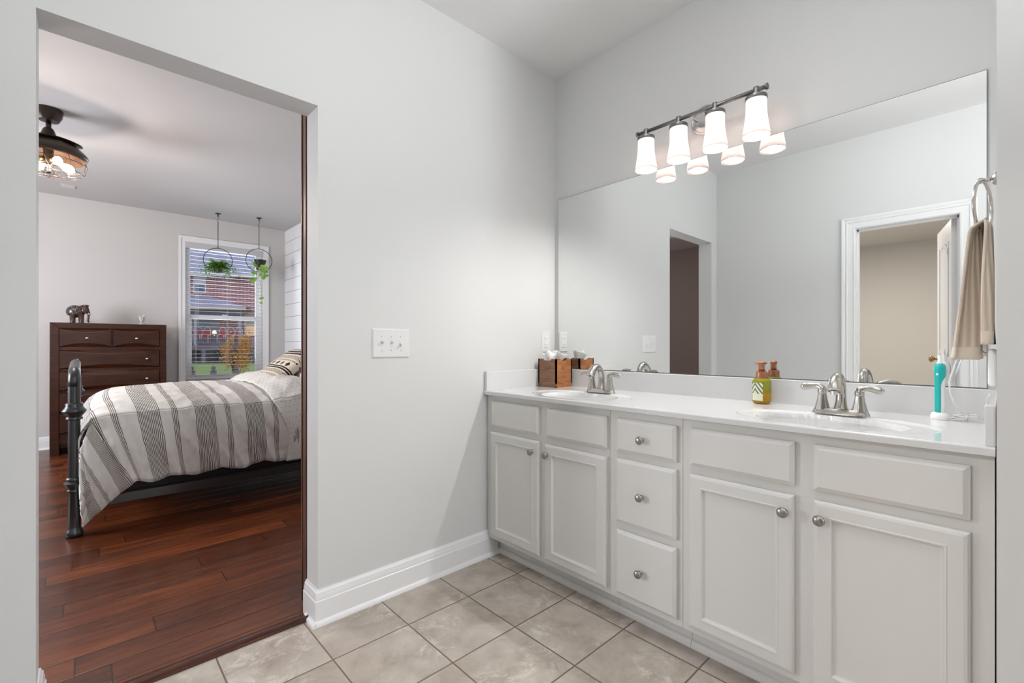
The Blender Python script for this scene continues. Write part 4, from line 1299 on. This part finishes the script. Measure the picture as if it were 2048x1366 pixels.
b = MB(); b.sphere((ex + .05, ey - .01, ez + .188), .030, 14, sc=(1.1, .9, .38)); b.build('headdress', M['mosaic'], el, smooth=True)
b = MB(); b.tube([(ex + .078, ey, ez + .12), (ex + .095, ey, ez + .09)], .0015, 6); b.build('tail', M['elewood'], el)
# crystal
cx_, cy_ = .500, 6.65
cf = thing('crystal_figurine', 'small clear crystal flower figurine on the right of the dresser top', 'figurine', (cx_, cy_, DH))
b = MB(); b.lathe([(.045, 0), (.046, .004), (.030, .014), (.012, .022), (.0005, .024)], (cx_, cy_, DH), 24); b.build('base', M['crystal'], cf, smooth=True)
random.seed(5)
b = MB()
for k in range(9):
    a = k * 2.4; r = .03; hh = .05 + .075 * random.random()
    b.tube([(cx_, cy_, DH + .02), (cx_ + r * .5 * math.cos(a), cy_ + r * .5 * math.sin(a), DH + hh * .6), (cx_ + r * math.cos(a), cy_ + r * math.sin(a), DH + hh)], [.006, .010, .002], 6)
b.build('petals', M['crystal'], cf)

# ================================================================== window and blind
wd = thing('window_1', 'double-hung white window in the far bedroom wall', 'window', ((WX0 + WX1) / 2, BY, WZ0))
wd['kind'] = 'structure'
b = MB()
cw_ = .072
def frame2(b, x0, x1, z0, z1, w, y0, y1):
    b.box((x0, y0, z0), (x0 + w, y1, z1)); b.box((x1 - w, y0, z0), (x1, y1, z1)); b.box((x0 + w, y0, z1 - w), (x1 - w, y1, z1)); b.box((x0 + w, y0, z0), (x1 - w, y1, z0 + w))
for w_, t_ in ((cw_, .012), (.030, .020)):
    o_ = cw_
    x0, x1, z1 = WX0 - o_, WX1 + o_, WZ1 + o_
    b.box((x0, BY - t_, WZ0 - .02), (x0 + w_, BY, z1)); b.box((x1 - w_, BY - t_, WZ0 - .02), (x1, BY, z1)); b.box((x0 + w_, BY - t_, z1 - w_), (x1 - w_, BY, z1))
b.build('casing', M['trim'], wd, bevel=.003)
b = MB(); b.box((WX0 - .10, BY - .045, WZ0 - .035), (WX1 + .10, BY + .07, WZ0 - .012)); b.box((WX0 - .075, BY - .014, WZ0 - .10), (WX1 + .075, BY, WZ0 - .035)); b.build('sill', M['trim'], wd, bevel=.004)
b = MB(); frame2(b, WX0, WX1, WZ0 - .012, WZ1, .020, BY + .03, BY + .13); b.build('window_frame', M['vinyl'], wd)
MR = 1.480
b = MB(); frame2(b, WX0 + .02, WX1 - .02, MR - .03, WZ1 - .02, .045, BY + .095, BY + .125); us = b.build('upper_sash', M['vinyl'], wd, bevel=.003)
b = MB(); frame2(b, WX0 + .02, WX1 - .02, WZ0 + .008, MR + .018, .055, BY + .062, BY + .093); ls = b.build('lower_sash', M['vinyl'], wd, bevel=.003)
MB().box((WX0 + .065, BY + .108, MR), (WX1 - .065, BY + .111, WZ1 - .065)).build('pane', M['glass'], us)
MB().box((WX0 + .075, BY + .076, WZ0 + .063), (WX1 - .075, BY + .079, MR - .037)).build('pane', M['glass'], ls)
b = MB(); b.box((1.36, BY + .055, MR + .018), (1.41, BY + .08, MR + .03)); b.build('sash_lock', M['vinyl'], ls)
bl = thing('window_blind', 'white horizontal slat blind lowered with slats open in the bedroom window', 'window blind', ((WX0 + WX1) / 2, BY + .02, WZ1))
b = MB(); b.box((WX0 + .002, BY - .018, WZ1 - .075), (WX1 - .002, BY + .030, WZ1 + .002)); b.build('headrail', M['slat'], bl, bevel=.003)
b = MB()
zs = WZ1 - .115; n_s = 0
while zs > WZ0 + .05:
    rot = None
    b.box((WX0 + .008, BY - .010, zs), (WX1 - .008, BY + .030, zs + .0015)); zs -= .0495
b.build('slats', M['slat'], bl)
b = MB(); b.box((WX0 + .008, BY - .010, WZ0 + .012), (WX1 - .008, BY + .032, WZ0 + .030)); b.build('bottom_rail', M['slat'], bl, bevel=.003)
for x in (WX0 + .11, (WX0 + WX1) / 2 + .02, WX1 - .09):
    b = MB()
    for yy in (-.013, .035): b.box((x, BY + yy, WZ0 + .02), (x + .0022, BY + yy + .0012, WZ1 - .07))
    b.build('ladder_cord', M['slat'], bl)
b = MB(); b.tube([(WX0 + .13, BY - .020, WZ1 - .08), (WX0 + .13, BY - .020, 1.35)], .0022, 6); b.build('tilt_wand', M['slat'], bl)

# ================================================================== hanging planters
def planter(name, label, x, y, dia, cz, yaw):
    t = thing('hanging_planter', label, 'hanging planter', (x, y, CZ), 0, 'ring planters hanging before the window')
    b = MB(); b.lathe([(.030, 0), (.030, -.006), (.008, -.010), (.006, -.04), (.0005, -.042)], (x, y, CZ - .0005), 18); b.build('ceiling_hook_plate', M['blackmetal'], t, auto=40)
    zt = cz + dia / 2
    b = MB(); b.tube([(x, y, CZ - .035), (x + .012, y, CZ - .05), (x, y, CZ - .07), (x - .012, y, CZ - .085), (x, y, CZ - .10)], .0025, 8); b.build('hook', M['blackmetal'], t, smooth=True)
    b = MB(); b.tube([(x, y, CZ - .10), (x, y, zt + .015)], .0038, 8); b.sphere((x, y, zt + .012), .007, 10); b.build('rod', M['blackmetal'], t, smooth=True)
    dx, dy = math.cos(yaw), math.sin(yaw)
    b = MB(); b.tube([(x + dx * dia / 2 * math.sin(a), y + dy * dia / 2 * math.sin(a), cz + dia / 2 * math.cos(a)) for a in [2 * PI * k / 60 for k in range(60)]], .0042, 8, closed=True); b.build('ring', M['blackmetal'], t, smooth=True)
    return t
VY = -.19   # rings face the camera
t1 = planter('a', 'black ring planter with bushy fern, left one hanging before the window', 1.226, 6.60, .300, 2.150, VY)
b = MB(); b.lathe([(.030, -.06), (.045, -.05), (.055, 0), (.050, .002), (.0005, -.005)], (1.226, 6.60, 2.060), 20); b.build('pot', M['pot'], t1, smooth=True)
random.seed(11)
b = MB()
c0 = Vector((1.226, 6.60, 2.075))
for k in range(300):
    a = random.random() * 2 * PI; el_ = random.uniform(-.1, 1.2)
    L = random.uniform(.08, .24) * (1.0 if abs(math.cos(a)) > .4 else .65)
    d0 = Vector((math.cos(a) * math.cos(el_), math.sin(a) * math.cos(el_), math.sin(el_)))
    prev = c0.copy(); n = 7
    for i in range(1, n + 1):
        u = i / n
        p = c0 + Vector((d0.x * L * u, d0.y * L * u, d0.z * L * u * .62 - .085 * u * u * math.cos(el_) * (1.2 if L > .12 else .5)))
        dd = (p - prev)
        for sg in (-1, 1):
            sdv = Vector((-d0.y, d0.x, 0)) * sg + Vector((random.uniform(-.3, .3), random.uniform(-.3, .3), random.uniform(-.5, .5)))
            b.leaf(p, (sdv + dd.normalized() * .6), Vector((0, 0, 1)), random.uniform(.018, .034), .015)
        prev = p
b.build('foliage', M['leafa'], t1)
t2 = planter('b', 'black ring planter with trailing pothos, right one hanging before the window', 1.651, 6.48, .292, 2.187, VY)
b = MB(); b.lathe([(.0005, -.075), (.040, -.072), (.058, .0), (.076, .055), (.070, .055), (.052, .0), (.0005, .03)], (1.655, 6.455, 2.132), 24); b.build('pot', M['pot'], t2, auto=40)
b = MB(); random.seed(21)
def pleaf(p, sz):
    d_ = Vector((random.uniform(-1, 1), random.uniform(-1, .3), random.uniform(-1, .2))); d_.normalize()
    up = Vector((random.uniform(-.5, .5), -1, random.uniform(-.2, .6))).normalized()
    sd_ = d_.cross(up).normalized(); up = sd_.cross(d_)
    V = []
    pts = [(0, 0), (.15, .38), (.45, .5), (.8, .25), (1.05, 0), (.8, -.25), (.45, -.5), (.15, -.38)]
    for a, c in pts: V.append(b.bm.verts.new(p + d_ * a * sz + sd_ * c * sz * .95 - up * abs(c) * sz * .12))
    b.bm.faces.new(V)
# tumbling cluster to the lower right
for k in range(46):
    u = random.random(); 
    if k < 30: p = Vector((1.672 + .095 * random.uniform(-.1, 1.0) - .05 * u, 6.375 + random.uniform(-.02, .03), 2.125 - .17 * u))
    elif k < 40: p = Vector((1.60 + random.uniform(-.06, .04), 6.40, 2.04 - .12 * random.random()))
    else: p = Vector((1.560 + random.uniform(-.05, .03), 6.42, 2.12 + random.uniform(-.03, .05)))
    pleaf(p, random.uniform(.028, .050))
for p in ((1.66, 6.44, 2.19), (1.675, 6.43, 2.20), (1.575, 6.4, 1.90), (1.56, 6.41, 1.92), (1.665, 6.42, 1.72), (1.672, 6.42, 1.70), (1.67, 6.42, 1.66)):
    pleaf(Vector(p), .036)
b.build('foliage', M['leafb'], t2)
b = MB(); b.tube([(1.67, 6.41, 2.16), (1.655, 6.39, 2.05), (1.625, 6.39, 1.95), (1.655, 6.4, 1.85), (1.665, 6.42, 1.74), (1.672, 6.42, 1.66)], .0018, 6); b.tube([(1.63, 6.41, 2.16), (1.58, 6.4, 2.05), (1.565, 6.4, 1.92)], .0018, 6); b.build('vine', M['leafa'], t2)

# ceiling vent
cv = thing('ceiling_vent', 'small pale rectangular vent plate on the bedroom ceiling below the fan light', 'vent', (-.10, 6.51, CZ))
MB().box((-.155, 6.45, CZ - .006), (-.045, 6.57, CZ)).build('vent_plate', M['wallbed'], cv, bevel=.002)
b = MB()
for k in range(5): b.box((-.145, 6.465 + k * .02, CZ - .008), (-.055, 6.472 + k * .02, CZ - .006))
b.build('louvres', M['wallbed'], cv)

# ================================================================== fan light
FXc, FYc = -.165, 4.483
fn = thing('ceiling_fan_light', 'bronze enclosed ceiling fan light with brown drum and wire cage over lit bulbs', 'ceiling fan', (FXc, FYc, CZ))
C0 = (FXc, FYc, 0)
b = MB(); b.lathe([(.098, CZ), (.098, CZ - .012), (.092, CZ - .045), (.070, CZ - .078), (.0005, CZ - .082)], C0, 36); b.build('canopy', M['bronze'], fn, auto=40)
b = MB(); b.lathe([(.019, CZ - .08), (.019, 2.585)], C0, 20); b.build('down_rod', M['bronze'], fn, smooth=True)
b = MB(); b.lathe([(.030, 2.598), (.040, 2.585), (.050, 2.560), (.070, 2.535), (.100, 2.515), (.140, 2.500), (.150, 2.492), (.0005, 2.490)], C0, 36); b.build('motor_housing', M['bronze'], fn, auto=40)
b = MB(); b.lathe([(.13, 2.515), (.19, 2.493), (.235, 2.466), (.262, 2.443), (.268, 2.433), (.266, 2.423), (.258, 2.418), (.258, 2.406), (.250, 2.400), (.250, 2.406), (.235, 2.458), (.15, 2.498)], C0, 48, cap=False); b.build('drum', M['fanwood'], fn, auto=40)
for k in range(4):
    a0 = k * PI / 2 + .3
    b = MB(); P = []
    for i in range(13):
        a = a0 + i / 12 * 1.9; P.append((a, .135 + .09 * math.sin(PI * i / 12)))
    A = [b.bm.verts.new((FXc + .125 * math.cos(a), FYc + .125 * math.sin(a), 2.500 + .002 * k)) for a, r in P]; B = [b.bm.verts.new((FXc + (.14 + (r - .13)) * math.cos(a), FYc + (.14 + (r - .13)) * math.sin(a), 2.505 - .25 * (r - .13) + .004 * k + .01)) for a, r in P]
    for i in range(12): b.bm.faces.new((A[i], A[i + 1], B[i + 1], B[i]))
    b.build('folded_blade', M['fanwood'], fn, solid=.003)
b = MB()
for r, z in ((.262, 2.366), (.235, 2.308), (.13, 2.298), (.05, 2.298)):
    b.tube([(FXc + r * math.cos(a), FYc + r * math.sin(a), z) for a in [2 * PI * k / 48 for k in range(48)]], .0022, 6, closed=True)
for k in range(10):
    a = 2 * PI * k / 10 + .2
    b.tube([(FXc + r * math.cos(a + da), FYc + r * math.sin(a + da), z) for r, z, da in ((.250, 2.410, 0), (.266, 2.386, .03), (.262, 2.366, .06), (.250, 2.326, .10), (.235, 2.308, .13), (.13, 2.298, .3), (.03, 2.298, .5))], .0020, 6)
b.build('wire_cage', M['bronze'], fn, smooth=True)
b = MB(); b.lathe([(.035, 2.498), (.035, 2.362), (.020, 2.350), (.012, 2.338), (.012, 2.302), (.020, 2.298), (.012, 2.292), (.0005, 2.290)], C0, 20); b.build('centre_hub', M['bronze'], fn, auto=40)
for k in range(4):
    a = k * PI / 2 + .45
    dx, dy = math.cos(a), math.sin(a)
    b = MB(); b.tube([(FXc + .03 * dx, FYc + .03 * dy, 2.382), (FXc + .085 * dx, FYc + .085 * dy, 2.370)], [.018, .016], 14); so = b.build('socket', M['brass'], fn, smooth=True)
    b = MB(); b.tube([(FXc + r * dx, FYc + r * dy, z) for r, z in ((.085, 2.370), (.10, 2.367), (.125, 2.362), (.155, 2.356), (.178, 2.352), (.190, 2.349))], [.013, .020, .029, .031, .022, .004], 16); b.build('bulb', M['fanbulb'], so, smooth=True)
    lamp('fan_bulb_light', 'POINT', (FXc + .125 * dx, FYc + .125 * dy, 2.322), P_FAN, (1, .86, .74), .03)

fn.scale = (.76, .76, 1)

# ================================================================== OUTSIDE
b = MB()
b.grid(lambda u, v: (-20 + 50 * u, 8 + 42 * v, -.75 + .75 * min(1, max(0, (v * 42 - 3) / 16))), 10, 40)
struct(b.build('ground', M['lawn']), 'green lawn sloping up to the neighbouring house', 'lawn')
HO = (4.765, 35.245, 0); HR = math.radians(-26.3)
nh = thing('neighbour_house', 'red brick neighbouring house with grey shingle roof seen through the window', 'house', HO, HR)
def hl(x, z, D):
    f = D / 33.7
    return x + (11.3 - x) * f, z + (1.11 - z) * f
W = dict(world=False)
MB().box((-8, 0, -.6), (9, 8, 5.72)).build('brick_wall', M['brick'], nh, **W)
b = MB(); b.prism([(-.45, 5.66), (4, 9.0), (8.4, 5.66), (8.4, 5.50), (-.45, 5.50)], lambda a, c, d: (d, a, c), -8.5, 9.5); b.build('roof', M['shingle'], nh, **W)
MB().box((-8.5, -.52, 5.46), (9.5, -.40, 5.66)).build('gutter', M['extwhite'], nh, **W)
def hwin(x0, x1, z0, z1, upper=M['extblind'], lower=M['extglass']):
    b = MB(); frame2(b, x0, x1, z0, z1, .07, -.06, .02); b.box((x0, -.06, (z0 + z1) / 2 - .03), (x1, .0, (z0 + z1) / 2 + .03))
    f = b.build('window', M['extwhite'], nh, **W)
    MB().box((x0 + .07, -.02, (z0 + z1) / 2), (x1 - .07, -.005, z1 - .07)).build('pane', upper, f, **W)
    MB().box((x0 + .07, -.02, z0 + .07), (x1 - .07, -.005, (z0 + z1) / 2)).build('pane', lower, f, **W)
hwin(.46, 1.17, 4.40, 5.50)
hwin(3.34, 4.10, 1.70, 3.05, M['exttan'], M['litwin'])
# porch
D = 1.5
ex0, ez0 = hl(3.45, 3.56, D)
_, eb0 = hl(0, 3.44, D)
b = MB()
V = [b.bm.verts.new(c) for c in ((-7, -D - .2, ez0), (ex0, -D - .2, ez0), (1.3, 0, 4.25), (-7, 0, 4.25), (ex0, 0, ez0 - .02), (-7, 0, ez0 - .02), (-7, -D - .2, ez0 - .02), (ex0, -D - .2, ez0 - .02))]
for f in ((0, 1, 2, 3), (1, 4, 2), (6, 7, 4, 5), (0, 6, 7, 1)): b.bm.faces.new([V[i] for i in f])
b.build('porch_roof', M['shingle'], nh, **W)
MB().box((-7, -D - .25, eb0 - .06), (ex0 + .02, -D - .14, ez0)).build('porch_fascia', M['exttan'], nh, **W)
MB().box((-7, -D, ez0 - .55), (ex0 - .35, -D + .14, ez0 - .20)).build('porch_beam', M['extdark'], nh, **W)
MB().box((-7, -.06, 1.0), (1.9, -.01, 3.5)).build('porch_back_siding', M['extpost'], nh, **W)
dkx, dkz = hl(3.3, 1.10, D)
MB().box((-7, -D, dkz - .27), (dkx, 0, dkz)).build('deck', M['deck'], nh, **W)
for px_ in (.55, 3.05, -3):
    x_, _z = hl(px_, 0, D)
    MB().box((x_ - .07, -D + .02, dkz), (x_ + .07, -D + .14, ez0 - .2)).build('porch_post', M['extpost'], nh, **W)
for px_ in (1.0, 3.1, -2):
    x_, _z = hl(px_, 0, D)
    MB().box((x_ - .1, -D + .02, -.6), (x_ + .1, -D + .2, dkz - .2)).build('deck_post', M['deck'], nh, **W)
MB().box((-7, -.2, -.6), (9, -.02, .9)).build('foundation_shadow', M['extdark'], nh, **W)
rt = MB()
_, rz_ = hl(0, 1.55, D)
rt.box((-7, -D + .03, rz_), (dkx, -D + .08, rz_ + .05)); rt.box((-7, -D + .03, dkz + .08), (dkx, -D + .08, dkz + .12))
for k in range(95): rt.box((dkx - .10 * k - .03, -D + .04, dkz), (dkx - .10 * k, -D + .07, rz_))
rt.build('deck_railing', M['deck'], nh, **W)
# patio chairs
def patio():
    t = thing('patio_chair', '', 'chair', (0, 0, 0))
    b = MB()
    b.tube([(-.18, .22, 0), (-.18, .24, .95), (-.12, .25, 1.08), (0, .255, 1.12), (.12, .25, 1.08), (.18, .24, .95), (.18, .22, 0)], .028, 8)
    b.tube([(-.18, -.22, 0), (-.18, -.22, .62), (-.18, .22, .66)], .025, 8); b.tube([(.18, -.22, 0), (.18, -.22, .62), (.18, .22, .66)], .025, 8)
    b.build('frame', M['extwhite'], t, smooth=True, world=False)
    MB().box((-.17, -.22, .42), (.17, .20, .52)).build('seat_cushion', M['redcush'], t, bevel=.02, world=False)
    MB().box((-.16, .14, .52), (.16, .22, .95)).build('back_cushion', M['redcush'], t, bevel=.02, world=False)
    return t
Rh = Matrix.Rotation(HR, 4, 'Z')
def hworld(x, y, z): return Vector(HO) + Rh @ Vector((x, y, z))
pc = None
ords = ['first', 'second', 'third', 'fourth', 'fifth', 'sixth']
for k, px_ in enumerate((.34, .80, 1.26, 2.14, 2.60, 3.06)):
    x_, _z = hl(px_ - .1, 0, .8)
    p = hworld(x_ , -.85, dkz)
    lb = 'white-framed patio chair with red cushion, %s from the left on the neighbour deck' % ords[k]
    if pc is None:
        pc = patio(); pc.location = p; pc.rotation_euler = (0, 0, HR); pc['label'] = lb; pc['group'] = 'patio chairs on the neighbour deck'
    else: dup(pc, p, HR, lb, 'patio chairs on the neighbour deck')
x_, _z = hl(1.62, 0, .8)
pt = thing('patio_table', 'small dark table holding a lit lamp on the neighbour deck', 'table', hworld(x_, -.8, dkz), HR)
b = MB(); b.lathe([(.14, 0), (.14, .02), (.025, .03), (.025, .53), (.19, .54), (.19, .57)], (0, 0, 0), 18); b.build('pedestal_table', M['deck'], pt, world=False, auto=40)
tl = thing('table_lamp', 'glowing orange table lamp on the neighbour deck table', 'lamp', hworld(x_, -.8, dkz + .57), HR)
b = MB(); b.lathe([(.07, 0), (.03, .03), (.03, .18), (.0005, .19)], (0, 0, 0), 12); b.build('lamp_base', M['extwhite'], tl, world=False)
b = MB(); b.lathe([(.13, .17), (.07, .36)], (0, 0, 0), 16); b.build('lamp_shade', M['lampglow'], tl, world=False)
# tree
trr = thing('tree', 'small autumn tree with orange and yellow-green leaves in front of the brick house', 'tree', (4.84, 22.85, -.1))
b = MB(); T0 = Vector((4.84, 22.85, -.15))
for tgt in ((4.58, 23.0, .9), (4.72, 22.95, 1.45), (5.19, 22.55, .95), (5.13, 22.55, 1.45), (4.9, 22.8, 1.0)):
    tg = Vector(tgt); b.tube([T0, T0.lerp(tg, .35) + Vector((0, 0, .12)), tg], [.045, .028, .008], 7)
b.build('trunk', M['bark'], trr, smooth=True)
random.seed(4); b = MB()
for (cx, cy, cz, rx, rz2, n) in ((4.60, 23.05, .78, .20, .38, 420), (4.85, 22.9, .45, .25, .3, 260), (5.16, 22.55, .95, .22, .52, 900), (4.70, 22.95, 1.22, .15, .35, 160), (5.05, 22.6, .35, .25, .28, 350)):
    for k in range(n):
        v_ = Vector((random.gauss(0, .5), random.gauss(0, .5), random.gauss(0, .5)))
        p = Vector((cx + v_.x * rx * 1.2, cy + v_.y * .3, cz + v_.z * rz2 * 1.3))
        b.leaf(p, Vector((random.uniform(-1, 1), random.uniform(-1, 1), random.uniform(-1, .3))), Vector((random.uniform(-1, 1), -1, random.uniform(-1, 1))).normalized(), random.uniform(.05, .10), .055)
b.build('foliage', M['autumn'], trr)
# fence
fe = thing('garden_fence', 'low dark picket fence with pointed posts at the near edge of the lawn', 'fence', (2.6, 13.9, -.7))
b = MB()
P0 = Vector((1.2, 15.2, 0)); P1 = Vector((4.6, 12.3, 0)); L_ = (P1 - P0).length; dd = (P1 - P0).normalized(); nn = Vector((-dd.y, dd.x, 0))
def ftop(s): return .24 + .10 * abs(math.sin(PI * (s - .95) / 1.75)) ** 1
def fbox(b, s0, s1, z0, z1, off, th=.03):
    co = []
    for z in (z0, z1):
        for s, o in ((s0, off), (s1, off), (s1, off + th), (s0, off + th)): co.append(P0 + dd * s + nn * o + Vector((0, 0, z)))
    V = [b.bm.verts.new(c) for c in co]
    for f in ((0, 3, 2, 1), (4, 5, 6, 7), (0, 1, 5, 4), (1, 2, 6, 5), (2, 3, 7, 6), (3, 0, 4, 7)): b.bm.faces.new([V[i] for i in f])
s = 0
while s < L_:
    fbox(b, s, s + .09, -.8, ftop(s), 0); s += .105
b.build('pickets', M['fence'], fe)
b = MB(); fbox(b, 0, L_, -.1, -.02, .03, .04); b.build('rail', M['fence'], fe)
for s in (.35, 1.17, 1.72, 2.30, 2.95, 3.6):
    b = MB(); fbox(b, s - .05, s + .05, -.8, .42, -.04, .1)
    c_ = P0 + dd * s + nn * .01
    b.lathe([(.075, .42), (.075, .44), (.03, .46), (.055, .50), (.05, .54), (.0005, .60)], (c_.x, c_.y, 0), 10)
    b.build('fence_post', M['fence'], fe)
